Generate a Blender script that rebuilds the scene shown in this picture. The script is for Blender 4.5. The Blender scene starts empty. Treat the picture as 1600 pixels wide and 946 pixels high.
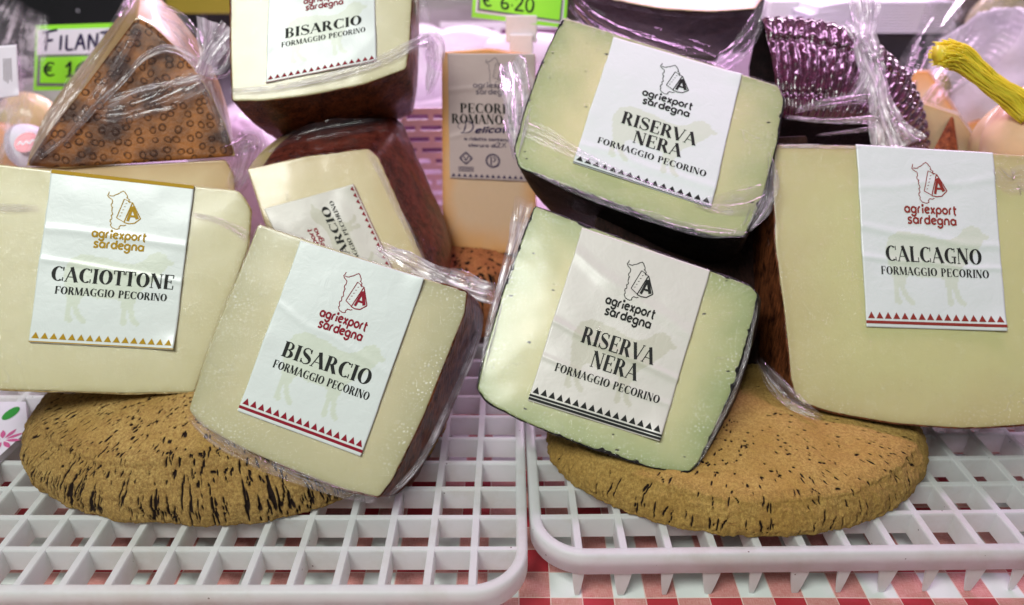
import bpy, math, random
import numpy as np
from mathutils import Vector, Matrix

S = 0.01                      # everything below is written in centimetres
scene = bpy.context.scene
COL = scene.collection
R = math.radians

# ------------------------------------------------------------------ camera, world, lamps, exposure
CAM = np.array([0.0, 0.0, 40.5]); PITCH = R(28.0); FPX = 1150.0
cd = bpy.data.cameras.new('camera'); cam = bpy.data.objects.new('camera', cd); COL.objects.link(cam)
cam.location = CAM * S; cam.rotation_euler = (R(90) - PITCH, 0, 0)
cd.sensor_width = 36.0; cd.lens = 36.0 * FPX / 1600.0
cd.clip_start = 0.01; cd.clip_end = 50
cd.dof.use_dof = True; cd.dof.focus_distance = 0.49; cd.dof.aperture_fstop = 4.6
scene.camera = cam

world = bpy.data.worlds.new('World'); scene.world = world; world.use_nodes = True
bg = world.node_tree.nodes['Background']
bg.inputs['Color'].default_value = (0.82, 0.92, 0.90, 1); bg.inputs['Strength'].default_value = 0.12

def area(name, loc, target, sx, sy, power, col, spread=180):
    l = bpy.data.lights.new(name, 'AREA'); l.shape = 'RECTANGLE'; l.size = sx * S; l.size_y = sy * S
    l.energy = power; l.color = col; l.spread = R(spread)
    o = bpy.data.objects.new(name, l); COL.objects.link(o)
    o.location = Vector(loc) * S
    o.rotation_euler = (Vector(target) - Vector(loc)).to_track_quat('-Z', 'Y').to_euler()
    return o
area('ceiling_lamp', (-45, -30, 125), (0, 45, 10), 70, 36, 19.0, (0.98, 1.0, 0.95))
area('counter_strip_lamp', (5, 84, 72), (0, 72, 8), 130, 8, 2.4, (1.0, 0.55, 0.97), 100)
area('display_case_lamp', (10, 150, 66), (0, 100, 8), 150, 12, 9.0, (1.0, 0.74, 0.97), 110)

vs = scene.view_settings
vs.view_transform = 'Standard'; vs.look = 'None'; vs.exposure = 0.0; vs.gamma = 1.0
vs.use_curve_mapping = False
scene.cycles.max_bounces = 12; scene.cycles.transparent_max_bounces = 24
scene.cycles.use_denoising = True

# ------------------------------------------------------------------ geometry helpers
rng = np.random.default_rng(7); random.seed(7)
_sp, _cp = math.sin(PITCH), math.cos(PITCH)
FWD = np.array([0, _cp, -_sp]); UPV = np.array([0, _sp, _cp]); RGT = np.array([1.0, 0, 0])
def ray(px, py):
    return FWD + RGT * ((px - 800.0) / FPX) - UPV * ((py - 473.0) / FPX)
def P(px, py, t):
    return CAM + ray(px, py) * t
def onz(px, py, z):
    d = ray(px, py); return CAM + d * ((z - CAM[2]) / d[2])

def _hash(i, j, k, s):
    n = (i * 374761393 + j * 668265263 + k * 2147483647 + s * 974634777) & 0xffffffff
    n = ((n ^ (n >> 13)) * 1274126177) & 0xffffffff
    n = (n ^ (n >> 16)) & 0xffff
    return n / 32767.5 - 1.0
def vnoise(p, s=0):
    p = np.asarray(p, float); i = np.floor(p).astype(np.int64); f = p - i; f = f * f * (3 - 2 * f)
    r = 0
    for dx in (0, 1):
        for dy in (0, 1):
            for dz in (0, 1):
                w = (f[..., 0] if dx else 1 - f[..., 0]) * (f[..., 1] if dy else 1 - f[..., 1]) * (f[..., 2] if dz else 1 - f[..., 2])
                r = r + w * _hash(i[..., 0] + dx, i[..., 1] + dy, i[..., 2] + dz, s)
    return r
def fbm(p, s=0, o=4, g=0.5):
    r = 0; a = 1; p = np.asarray(p, float)
    for k in range(o):
        r = r + a * vnoise(p, s + k); p = p * 2.03; a *= g
    return r
def ridge(p, s=0, o=3):
    r = 0; a = 1; p = np.asarray(p, float)
    for k in range(o):
        r = r + a * (1 - 2 * np.abs(vnoise(p, s + k))); p = p * 2.1; a *= 0.5
    return r
def unit(v):
    v = np.asarray(v, float); return v / max(1e-9, np.linalg.norm(v))

WLOC = {}
def empty(name, loc, label, cat, group=None):
    o = bpy.data.objects.new(name, None); COL.objects.link(o)
    o.empty_display_size = 0.02
    o.location = Vector(loc) * S; WLOC[o] = np.array(loc, float)
    tag(o, label, cat, group); return o
def tag(o, label=None, cat=None, group=None, kind=None):
    for k, v in (('label', label), ('category', cat), ('group', group), ('kind', kind)):
        if v: o[k] = v
    return o
def mk(name, verts, faces, mat, parent=None, smooth=True, attrs=None):
    verts = np.asarray(verts, float)
    if parent is None:
        base = np.array([verts[:, 0].mean(), verts[:, 1].mean(), verts[:, 2].min()])
    else:
        base = WLOC[parent]
    me = bpy.data.meshes.new(name)
    me.from_pydata(((verts - base) * S).tolist(), [], faces if isinstance(faces, list) else faces.tolist())
    me.update()
    if smooth: me.polygons.foreach_set('use_smooth', [True] * len(me.polygons))
    if attrs:
        for k, v in attrs.items():
            v = np.asarray(v, float)
            if v.ndim == 1:
                a = me.attributes.new(k, 'FLOAT', 'POINT'); a.data.foreach_set('value', v)
            else:
                a = me.attributes.new(k, 'FLOAT_VECTOR', 'POINT'); a.data.foreach_set('vector', v.ravel())
    me.materials.append(mat)
    o = bpy.data.objects.new(name, me); COL.objects.link(o)
    if parent is None: o.location = Vector(base) * S
    else: o.parent = parent
    WLOC[o] = base
    return o
def gridf(nu, nv, closeu=False, off=0):
    f = []
    for i in range(nu if closeu else nu - 1):
        i2 = (i + 1) % nu
        for j in range(nv - 1):
            f.append((off + i * nv + j, off + i2 * nv + j, off + i2 * nv + j + 1, off + i * nv + j + 1))
    return f
def ringf(nr, n):
    """nr rings of n points, ring-major"""
    f = []
    for r in range(nr - 1):
        for i in range(n):
            j = (i + 1) % n
            f.append((r * n + i, r * n + j, (r + 1) * n + j, (r + 1) * n + i))
    return f
class MB:
    def __init__(s): s.v = []; s.f = []
    def add(s, v, f):
        o = len(s.v); s.v += [tuple(x) for x in v]; s.f += [tuple(o + i for i in q) for q in f]; return s
    def box(s, lo, hi, taper=0.0):
        (x0, y0, z0), (x1, y1, z1) = lo, hi; a = taper
        v = [(x0 + a, y0 + a, z0), (x1 - a, y0 + a, z0), (x1 - a, y1 - a, z0), (x0 + a, y1 - a, z0), (x0, y0, z1), (x1, y0, z1), (x1, y1, z1), (x0, y1, z1)]
        return s.add(v, [(3, 2, 1, 0), (4, 5, 6, 7), (0, 1, 5, 4), (1, 2, 6, 5), (2, 3, 7, 6), (3, 0, 4, 7)])
    def fbox(s, O, A, B, C):
        """box from a corner and three edge vectors"""
        O, A, B, C = [np.asarray(x, float) for x in (O, A, B, C)]
        v = [O, O + A, O + A + B, O + B, O + C, O + A + C, O + A + B + C, O + B + C]
        return s.add(v, [(3, 2, 1, 0), (4, 5, 6, 7), (0, 1, 5, 4), (1, 2, 6, 5), (2, 3, 7, 6), (3, 0, 4, 7)])
    def tube(s, pts, r, n=8, cap=True):
        pts = [np.asarray(p, float) for p in pts]; m = len(pts)
        rr = r if hasattr(r, '__len__') else [r] * m
        o = len(s.v); up = None
        for k in range(m):
            t = unit(pts[min(k + 1, m - 1)] - pts[max(k - 1, 0)])
            if up is None:
                up = np.array([0, 0, 1.0]) if abs(t[2]) < .9 else np.array([1.0, 0, 0])
            a = unit(np.cross(t, up)); up = unit(np.cross(a, t))
            for i in range(n):
                w = 2 * math.pi * i / n
                s.v.append(tuple(pts[k] + rr[k] * (math.cos(w) * a + math.sin(w) * up)))
        for k in range(m - 1):
            for i in range(n):
                j = (i + 1) % n
                s.f.append((o + k * n + i, o + k * n + j, o + (k + 1) * n + j, o + (k + 1) * n + i))
        if cap:
            s.f.append(tuple(o + i for i in range(n))[::-1]); s.f.append(tuple(o + (m - 1) * n + i for i in range(n)))
        return s
    def build(s, name, mat, parent=None, smooth=False, bevel=0.0):
        o = mk(name, s.v, s.f, mat, parent, smooth)
        if bevel:
            b = o.modifiers.new('bevel', 'BEVEL'); b.width = bevel * S; b.segments = 2; b.limit_method = 'ANGLE'
        return o

def chaikin(pts, it=2, r=0.25, closed=True):
    p = np.asarray(pts, float)
    for _ in range(it):
        q = []
        n = len(p)
        for i in range(n if closed else n - 1):
            a, b = p[i], p[(i + 1) % n]
            q += [a * (1 - r) + b * r, a * r + b * (1 - r)]
        if not closed: q = [p[0]] + q + [p[-1]]
        p = np.array(q)
    return p
def resample(p, n, closed=True):
    p = np.asarray(p, float)
    if closed: p = np.vstack([p, p[:1]])
    d = np.r_[0, np.cumsum(np.linalg.norm(np.diff(p, axis=0), axis=1))]
    s = np.linspace(0, d[-1], n + 1)[:-1] if closed else np.linspace(0, d[-1], n)
    return np.stack([np.interp(s, d, p[:, k]) for k in range(p.shape[1])], 1)
def round_poly(pts, rad, n):
    """polygon with corners rounded by about rad (per point or one value), then resampled"""
    p = np.asarray([q[:2] for q in pts], float); m = len(p); out = []
    for i in range(m):
        a, b, c = p[i - 1], p[i], p[(i + 1) % m]
        r = pts[i][2] if len(pts[i]) > 2 else rad
        r1 = min(r, 0.45 * np.linalg.norm(a - b)); r2 = min(r, 0.45 * np.linalg.norm(c - b))
        s0 = b + unit(a - b) * r1; s1 = b + unit(c - b) * r2
        for k in range(7):
            w = k / 6; out.append((1 - w) ** 2 * s0 + 2 * w * (1 - w) * b + w * w * s1)
    return resample(np.array(out), n)

class Plane:
    def __init__(s, px, py, t, elev, yaw):
        s.o = P(px, py, t); e, y = R(elev), R(yaw)
        s.n = np.array([math.sin(y) * math.cos(e), -math.cos(y) * math.cos(e), math.sin(e)])
        s.a = unit(np.cross([0, 0, 1.0], s.n)); s.b = np.cross(s.n, s.a)
    def at(s, px, py):
        d = ray(px, py); k = np.dot(s.o - CAM, s.n) / np.dot(d, s.n); return CAM + d * k
    def t(s, px, py):
        return float(np.dot(s.at(px, py) - CAM, FWD))
    def uv(s, p):
        return np.stack([(p - s.o) @ s.a, (p - s.o) @ s.b], -1)
    def world(s, uv, h=0.0):
        return s.o + uv[..., :1] * s.a + uv[..., 1:2] * s.b + np.asarray(h)[..., None] * s.n

# ------------------------------------------------------------------ materials
class NT:
    def __init__(s, name):
        s.m = bpy.data.materials.new(name); s.m.use_nodes = True; s.t = s.m.node_tree; s.N = s.t.nodes; s.L = s.t.links
        s.N.clear(); s.out = s.N.new('ShaderNodeOutputMaterial')
    def n(s, typ, props=None, **ins):
        x = s.N.new('ShaderNode' + typ)
        for k, v in (props or {}).items(): setattr(x, k, v)
        for k, v in ins.items(): s.set(x, k, v)
        return x
    def set(s, x, k, v):
        i = x.inputs[int(k[1:])] if k[0] == '_' else x.inputs[k.replace('_', ' ')]
        if hasattr(v, 'is_linked') or type(v).__name__.startswith('NodeSocket'): s.L.new(v, i)
        elif hasattr(v, 'outputs'): s.L.new(v.outputs[0], i)
        else: i.default_value = v
    def coords(s, sc=100.0):
        tc = s.n('TexCoord'); m = s.n('VectorMath', {'operation': 'SCALE'}, _0=tc.outputs['Object']); m.inputs['Scale'].default_value = sc
        return m
    def scale3(s, v, xyz):
        return s.n('VectorMath', {'operation': 'MULTIPLY'}, _0=v, _1=xyz)
    def noise(s, v, scale=1.0, detail=3.0, rough=0.5, dist=0.0):
        return s.n('TexNoise', None, Vector=v, Scale=scale, Detail=detail, Roughness=rough, Distortion=dist)
    def ramp(s, fac, stops, interp='LINEAR'):
        r = s.n('ValToRGB', None, Fac=fac); e = r.color_ramp.elements; r.color_ramp.interpolation = interp
        while len(e) < len(stops): e.new(0.5)
        for i, (p, c) in enumerate(stops):
            e[i].position = p; e[i].color = (c, c, c, 1) if not hasattr(c, '__len__') else (*c[:3], 1)
        return r
    def mix(s, fac, a, b, typ='MIX'):
        m = s.n('Mix', {'data_type': 'RGBA', 'blend_type': typ})
        s.set(m, '_0', fac)
        for i, v in ((6, a), (7, b)):
            if isinstance(v, (tuple, list)): m.inputs[i].default_value = (*v[:3], 1)
            else: s.set(m, '_%d' % i, v)
        return m.outputs[2]
    def math(s, op, a, b=0.0, c=None, clamp=False):
        m = s.n('Math', {'operation': op, 'use_clamp': clamp}); s.set(m, '_0', a); s.set(m, '_1', b)
        if c is not None: s.set(m, '_2', c)
        return m.outputs[0]
    def bump(s, h, strength=0.3, dist=0.001):
        return s.n('Bump', None, Height=h, Strength=strength, Distance=dist)
    def attr(s, name):
        return s.n('Attribute', {'attribute_name': name})
    def pbsdf(s, col, rough=0.5, **kw):
        b = s.n('BsdfPrincipled')
        if isinstance(col, (tuple, list)): b.inputs['Base Color'].default_value = (*col[:3], 1)
        else: s.set(b, 'Base Color', col)
        s.set(b, 'Roughness', rough)
        for k, v in kw.items(): s.set(b, k, v)
        return b
    def done(s, sh):
        s.L.new(sh.outputs[0] if hasattr(sh, 'outputs') else sh, s.out.inputs['Surface']); return s.m

def srgb(r, g, b):
    f = lambda c: (c / 255 / 12.92) if c / 255 <= 0.04045 else ((c / 255 + 0.055) / 1.055) ** 2.4
    return (f(r), f(g), f(b))

def m_paste(name, mid, edge, crumbs=0.0, specks=0.0, coat=0.35, epow=(0.55, 1.0)):
    t = NT(name); c = t.coords()
    e = t.attr('edge').outputs['Fac']
    big = t.noise(c, 0.35, 4)
    e2 = t.math('ADD', e, t.math('MULTIPLY', t.math('SUBTRACT', big.outputs[0], 0.5), 0.35))
    r = t.ramp(e2, [(epow[0], 0), (epow[1], 1)])
    col = t.mix(r.outputs[0], mid, edge)
    mott = t.noise(c, 2.2, 5, 0.6)
    col = t.mix(t.math('MULTIPLY', t.ramp(mott.outputs[0], [(0.35, 0), (0.75, 1)]).outputs[0], 0.12), col, tuple(x * 0.72 for x in mid))
    fine = t.noise(c, 14, 3)
    u2 = t.n('VectorMath', {'operation': 'ADD'}, _0=t.attr('uvw').outputs['Vector'], _1=t.n('VectorMath', {'operation': 'SCALE'}, _0=t.noise(c, 3.0, 2).outputs['Color'], Scale=0.22))
    if crumbs:
        v = t.n('TexVoronoi', {'feature': 'F1', 'voronoi_dimensions': '2D'}, Vector=t.scale3(u2, (0.6, 1.4, 1)), Scale=1.1, Randomness=1.0)
        dark = t.math('LESS_THAN', v.outputs['Distance'], t.math('MULTIPLY', t.n('SeparateXYZ', None, Vector=v.outputs['Color']).outputs[1], 0.13))
        near = t.ramp(e, [(0.80, 0.05 * crumbs), (0.97, 0.55)])
        sel = t.math('LESS_THAN', t.n('SeparateXYZ', None, Vector=v.outputs['Color']).outputs[0], near.outputs[0])
        col = t.mix(t.math('MULTIPLY', dark, sel), col, (0.03, 0.03, 0.02))
    if specks:
        v2 = t.n('TexVoronoi', {'feature': 'F1', 'voronoi_dimensions': '2D'}, Vector=t.scale3(u2, (1, 1, 1)), Scale=3.6)
        zone = t.ramp(t.noise(c, 0.25, 3).outputs[0], [(0.42, 0.1), (0.58, 1)])
        rnd2 = t.n('SeparateXYZ', None, Vector=v2.outputs['Color']).outputs[0]
        size = t.math('MULTIPLY', rnd2, 0.26)
        sp = t.math('MULTIPLY', t.math('LESS_THAN', v2.outputs['Distance'], size), zone.outputs[0])
        sp = t.math('MULTIPLY', sp, t.ramp(e, [(0.62, 0), (0.95, specks)]).outputs[0])
        col = t.mix(sp, col, (0.86, 0.87, 0.8))
    band = t.ramp(t.math('ADD', e, t.math('MULTIPLY', t.noise(c, 1.6, 3).outputs[0], 0.05)), [(0.90, 0), (1.0, 0.5)])
    col = t.mix(band.outputs[0], col, tuple(x * k for x, k in zip(edge, (.62, .55, .42))))
    eye = t.n('TexVoronoi', {'feature': 'F1', 'voronoi_dimensions': '2D'}, Vector=t.scale3(u2, (1.0, 1.5, 1)), Scale=1.0)
    eyes = t.math('LESS_THAN', t.math('ADD', eye.outputs['Distance'], t.math('MULTIPLY', fine.outputs[0], 0.06)), 0.075)
    eyes = t.math('MULTIPLY', eyes, t.math('GREATER_THAN', t.n('SeparateXYZ', None, Vector=eye.outputs['Color']).outputs[1], 0.72))
    col = t.mix(t.math('MULTIPLY', eyes, 0.35), col, tuple(x * .45 for x in mid))
    rough = 0.36
    h = t.math('SUBTRACT', t.math('ADD', t.math('MULTIPLY', t.noise(c, 1.2, 4).outputs[0], 0.6), t.math('MULTIPLY', t.noise(t.scale3(c, (1.2, 1.2, 9)), 1.5, 4, .6).outputs[0], 0.25)), t.math('MULTIPLY', eyes, .8))
    b = t.pbsdf(col, rough, Normal=t.bump(h, 0.10, 0.001), Coat_Weight=coat, Coat_Roughness=0.12)
    b.inputs['Subsurface Weight'].default_value = 0.25
    b.inputs['Subsurface Radius'].default_value = (1.0, 0.8, 0.4); b.inputs['Subsurface Scale'].default_value = 0.006
    return t.done(b)
def m_rind(name, c1, c2, rough=0.3, coat=0.6, streak=(6, 6, 0.7), bumps=0.5, cw=.2, spec=.12):
    t = NT(name); c = t.coords()
    n1 = t.noise(c, 0.9, 6, 0.65); n2 = t.noise(t.scale3(c, streak), 1.0, 5, 0.6)
    f = t.math('ADD', t.math('MULTIPLY', n1.outputs[0], 0.5), t.math('MULTIPLY', n2.outputs[0], 0.5))
    col = t.mix(t.ramp(f, [(0.4, 0), (0.62, 1)]).outputs[0], c1, c2)
    h = t.math('ADD', f, t.math('MULTIPLY', t.noise(c, 9, 4).outputs[0], 0.2))
    return t.done(t.pbsdf(col, rough + .12, Normal=t.bump(h, bumps, 0.003), Coat_Weight=coat * cw, Coat_Roughness=0.12, Specular_IOR_Level=spec))
def m_film(name, tint=(0.99, 0.985, 0.99), white=0.25, gl=0.02, scale=1.0, spec=0.07):
    """thin cling film: clear, with glossy wrinkles and whitish creases"""
    t = NT(name); c = t.coords()
    w = t.noise(c, 0.42 * scale, 2, 0.5, 0.6)
    cr = t.math('ABSOLUTE', t.math('SUBTRACT', w.outputs[0], 0.5))
    crease = t.ramp(cr, [(0.0, 1), (0.013, 0)])
    zone = t.ramp(t.noise(c, 0.22, 2).outputs[0], [(0.55, 0), (0.72, 1)])
    h = t.math('ADD', w.outputs[0], t.math('MULTIPLY', t.noise(c, 3.5 * scale, 3, 0.5, 1.0).outputs[0], 0.3))
    nb = t.bump(h, 0.7, 0.008)
    tr = t.n('BsdfTransparent'); tr.inputs[0].default_value = (*tint, 1)
    g = t.n('BsdfGlossy', None, Roughness=0.09, Normal=nb); g.inputs['Color'].default_value = (1, 1, 1, 1)
    lw = t.n('LayerWeight', None, Blend=0.22, Normal=nb)
    f = t.math('ADD', t.math('MULTIPLY', lw.outputs['Fresnel'], spec), gl * 0.3, clamp=True)
    m1 = t.n('MixShader', None, _0=f, _1=tr, _2=g)
    d = t.n('BsdfDiffuse'); d.inputs[0].default_value = (0.86, 0.83, 0.88, 1)
    tl = t.n('BsdfTranslucent'); tl.inputs[0].default_value = (0.86, 0.8, 0.88, 1)
    dm = t.n('MixShader', None, _0=0.4, _1=d, _2=tl)
    m2 = t.n('MixShader', None, _0=t.math('MULTIPLY', t.math('MULTIPLY', crease.outputs[0], zone.outputs[0]), white), _1=m1, _2=dm)
    return t.done(m2)
def m_fold(name, lo=0.10, hi=0.8, col=(0.95, 0.91, 0.96), freq=(0.45, 5.0), gloss=0.25):
    """bunched film: many layers, so it goes milky along its folds. attribute uvw = (along, across, fade)"""
    t = NT(name); a = t.attr('uvw'); sx = t.n('SeparateXYZ', None, Vector=a.outputs['Vector'])
    v = t.scale3(a.outputs['Vector'], (freq[0], freq[1], 0))
    n = t.noise(v, 1.0, 3, 0.55, 0.5)
    n2 = t.noise(t.coords(), 0.9, 2, 0.5, 0.6)
    f = t.math('ADD', t.math('MULTIPLY', n.outputs[0], 0.75), t.math('MULTIPLY', n2.outputs[0], 0.25))
    al = t.ramp(f, [(0.40, lo), (0.62, hi)])
    zn = t.ramp(t.noise(t.coords(), 0.55, 2).outputs[0], [(0.36, 0.3), (0.58, 1)])
    alpha = t.math('MULTIPLY', t.math('MULTIPLY', al.outputs[0], zn.outputs[0]), sx.outputs[2], clamp=True)
    nb = t.bump(f, 0.6, 0.003)
    d = t.n('BsdfDiffuse', None, Normal=nb); d.inputs[0].default_value = (*col, 1)
    tl = t.n('BsdfTranslucent', None, Normal=nb); tl.inputs[0].default_value = (*col, 1)
    g = t.n('BsdfGlossy', None, Roughness=0.12, Normal=nb)
    tr = t.n('BsdfTransparent'); tr.inputs[0].default_value = (0.97, 0.95, 0.98, 1)
    body = t.n('MixShader', None, _0=0.35, _1=d, _2=tl)
    m = t.n('MixShader', None, _0=alpha, _1=tr, _2=body)
    lw = t.n('LayerWeight', None, Blend=0.3, Normal=nb)
    gf = t.math('MULTIPLY', t.math('ADD', t.math('MULTIPLY', lw.outputs['Fresnel'], 0.35), gloss * 0.3), sx.outputs[2], clamp=True)
    return t.done(t.n('MixShader', None, _0=gf, _1=m, _2=g))
def m_plain(name, col, rough=0.5, coat=0.0, bump=0.0, bscale=3.0, var=0.12, spec=0.5, trans=0.0):
    t = NT(name); c = t.coords(); n = t.noise(c, bscale, 5, 0.6)
    cc = t.mix(t.math('MULTIPLY', t.ramp(n.outputs[0], [(0.3, 0), (0.7, 1)]).outputs[0], var), col, tuple(x * 0.55 for x in col))
    b = t.pbsdf(cc, rough, Coat_Weight=coat, Coat_Roughness=0.1)
    b.inputs['Specular IOR Level'].default_value = spec
    if bump: t.set(b, 'Normal', t.bump(n.outputs[0], bump, 0.002))
    if trans:
        tl = t.n('BsdfTranslucent'); tl.inputs[0].default_value = (*col, 1)
        return t.done(t.n('MixShader', None, _0=trans, _1=b, _2=tl))
    return t.done(b)

M = {}
M['paste_warm'] = m_paste('paste_warm', srgb(210, 205, 168), srgb(196, 190, 146), coat=0.3, specks=0.15)
M['paste_pale'] = m_paste('paste_pale', srgb(206, 199, 160), srgb(178, 176, 138), specks=0.85)
M['paste_green'] = m_paste('paste_green', srgb(208, 204, 154), srgb(146, 164, 112), crumbs=0.8, specks=0.55, epow=(0.5, 1.05))  # pale specks also paint in the glints of crinkled film
M['paste_lime'] = m_paste('paste_lime', srgb(200, 198, 142), srgb(190, 178, 128), specks=0.25)
M['paste_tan'] = m_paste('paste_tan', srgb(216, 196, 150), srgb(190, 158, 110))
M['paste_dim'] = m_paste('paste_dim', srgb(208, 196, 150), srgb(196, 178, 130), coat=0.5)
M['paste_orange'] = m_paste('paste_orange', srgb(226, 178, 120), srgb(214, 150, 84))
M['paste_rose'] = m_paste('paste_rose', srgb(222, 190, 156), srgb(230, 168, 96), epow=(0.6, 1.1))
M['rind_cream'] = m_rind('rind_cream', srgb(196, 178, 128), srgb(138, 112, 66), 0.5, 0.3)
M['rind_brown'] = m_rind('rind_brown', (0.022, 0.006, 0.004), (0.24, 0.075, 0.026), 0.26, 0.9, cw=.22)
M['rind_red'] = m_rind('rind_red', (0.025, 0.005, 0.004), (0.19, 0.04, 0.025), 0.24, 0.9, bumps=0.3, cw=.25)
M['rind_black'] = m_rind('rind_black', (0.006, 0.006, 0.006), (0.025, 0.022, 0.02), 0.38, 0.45)
M['rind_ochre'] = m_rind('rind_ochre', srgb(150, 98, 48), srgb(96, 52, 26), 0.4, 0.4)
M['film'] = m_film('film', white=0.30, gl=0.05, spec=.10)
M['film_clear'] = m_film('film_clear', white=0.12, spec=0.06, gl=0.01)
M['fold'] = m_fold('fold')
M['fold_soft'] = m_fold('fold_soft', 0.01, 0.34, gloss=.12)
M['fold_thick'] = m_fold('fold_thick', 0.42, 1.0, freq=(0.5, 4.0))
M['fold_dark'] = m_fold('fold_dark', 0.02, 0.3, col=(0.3, 0.22, 0.26), gloss=.05)

# ------------------------------------------------------------------ lettering (drawn as strokes; no font files)
def seg(x0, y0, x1, y1, w, w1=None):
    d = unit([x1 - x0, y1 - y0]); n = np.array([-d[1], d[0]]); w1 = w if w1 is None else w1
    a, b = np.array([x0, y0]), np.array([x1, y1])
    return [a - n * w / 2, b - n * w1 / 2, b + n * w1 / 2, a + n * w / 2]
def arc(cx, cy, rx, ry, a0, a1, tx, ty, n=22):
    """crescent strokes: tx thick at the sides, ty thin at top and bottom"""
    out = []; A = np.radians(np.linspace(a0, a1, n))
    for p, q in zip(A[:-1], A[1:]):
        o = lambda w: np.array([cx + rx * math.cos(w), cy + ry * math.sin(w)])
        i = lambda w: np.array([cx + (rx - tx) * math.cos(w), cy + (ry - ty) * math.sin(w)])
        out.append([o(p), o(q), i(q), i(p)])
    return out
def spine(pts, w, n=24):
    p = resample(chaikin(pts, 3, closed=False), n, closed=False); ws = np.interp(np.linspace(0, 1, n), np.linspace(0, 1, len(w)), w) if hasattr(w, '__len__') else np.full(n, w)
    out = []; t = np.gradient(p, axis=0); nn = np.stack([-t[:, 1], t[:, 0]], 1) / np.maximum(1e-9, np.linalg.norm(t, axis=1))[:, None]
    L = p + nn * ws[:, None] / 2; Q = p - nn * ws[:, None] / 2
    for k in range(n - 1): out.append([Q[k], Q[k + 1], L[k + 1], L[k]])
    return out
TK, TN = 0.215, 0.06
def sf(x, y, w=0.26): return seg(x - w / 2, y, x + w / 2, y, 0.04)
def didone(ch):
    K, N = TK, TN; s = []; w = 0.8
    st = lambda x, y0=0, y1=1, k=K: seg(x, y0, x, y1, k)
    if ch == 'A': s = [seg(.06, 0, .40, 1, N), seg(.37, 1, .72, 0, K), seg(.17, .33, .52, .33, N * .8), sf(.06, .02, .2), sf(.72, .02, .28)]; w = .84
    elif ch == 'B': s = [st(.17)] + arc(.36, .75, .27, .25, -90, 90, .16, N) + arc(.36, .26, .33, .26, -90, 90, K, N) + [seg(.2, .98, .38, .98, N), seg(.2, .5, .38, .5, N), seg(.2, .02, .38, .02, N), sf(.14, .02), sf(.14, .98)]; w = .74
    elif ch == 'C': s = arc(.45, .5, .43, .5, 52, 308, K + .03, N) + [seg(.74, .98, .74, .72, N), seg(.74, .02, .74, .28, N)]; w = .84
    elif ch == 'D': s = [st(.17)] + arc(.34, .5, .46, .5, -90, 90, K + .02, N) + [seg(.2, .98, .36, .98, N), seg(.2, .02, .36, .02, N), sf(.14, .02), sf(.14, .98)]; w = .86
    elif ch == 'E': s = [st(.17), seg(.1, .98, .62, .98, N), seg(.2, .51, .5, .51, N), seg(.1, .02, .64, .02, N), seg(.62, 1, .62, .76, N), seg(.5, .62, .5, .4, N), seg(.64, 0, .64, .26, N)]; w = .72
    elif ch == 'F': s = [st(.17), seg(.1, .98, .62, .98, N), seg(.2, .51, .5, .51, N), seg(.62, 1, .62, .74, N), seg(.5, .62, .5, .4, N), sf(.17, .02, .32)]; w = .68
    elif ch == 'G': s = arc(.45, .5, .43, .5, 52, 300, K + .03, N) + [seg(.72, .98, .72, .74, N), seg(.72, 0, .72, .38, K * .6), seg(.52, .42, .84, .42, N)]; w = .88
    elif ch == 'I': s = [st(.18), sf(.18, .02, .34), sf(.18, .98, .34)]; w = .37
    elif ch == 'L': s = [st(.17), sf(.17, .98, .32), seg(.08, .02, .62, .02, N), seg(.62, 0, .62, .3, N)]; w = .69
    elif ch == 'M': s = [seg(.1, 0, .1, 1, N), seg(.12, 1, .46, .05, K), seg(.46, .05, .80, 1, N), seg(.84, 0, .84, 1, K), sf(.1, .02, .2), sf(.84, .02, .32), sf(.1, .98, .2), sf(.86, .98, .26)]; w = 1.0
    elif ch == 'N': s = [seg(.1, 0, .1, 1, N), seg(.13, 1, .66, 0, K), seg(.68, 0, .68, 1, N), sf(.1, .02, .22), sf(.1, .98, .22), sf(.68, .98, .24)]; w = .82
    elif ch == 'O': s = arc(.44, .5, .43, .5, 0, 360, K + .03, N, 34); w = .9
    elif ch == 'P': s = [st(.17)] + arc(.36, .72, .31, .28, -90, 90, K, N) + [seg(.2, .98, .38, .98, N), seg(.2, .46, .38, .46, N), sf(.17, .02, .32), sf(.14, .98)]; w = .72
    elif ch == 'R': s = [st(.17)] + arc(.36, .74, .29, .26, -90, 90, K * .95, N) + [seg(.2, .98, .38, .98, N), seg(.2, .5, .38, .5, N), seg(.40, .5, .68, 0, K), sf(.14, .02), sf(.14, .98), sf(.7, .02, .2)]; w = .82
    elif ch == 'S': s = spine([(.55, .80), (.48, .97), (.28, 1.0), (.10, .88), (.12, .66), (.34, .52), (.58, .38), (.62, .14), (.42, 0.0), (.20, .02), (.08, .2)], [N, N, N, .1, K, K + .03, K, .1, N, N, N], 34) + [seg(.57, .98, .57, .72, N), seg(.08, .02, .08, .28, N)]; w = .7
    elif ch == 'T': s = [st(.34), seg(.02, .98, .66, .98, N), seg(.03, 1, .03, .74, N), seg(.65, 1, .65, .74, N), sf(.34, .02, .34)]; w = .7
    elif ch == 'V': s = [seg(.06, 1, .40, 0, K), seg(.40, 0, .72, 1, N), sf(.06, .98, .26), sf(.72, .98, .2)]; w = .76
    elif ch == ' ': w = .42
    return s, w + .03
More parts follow.
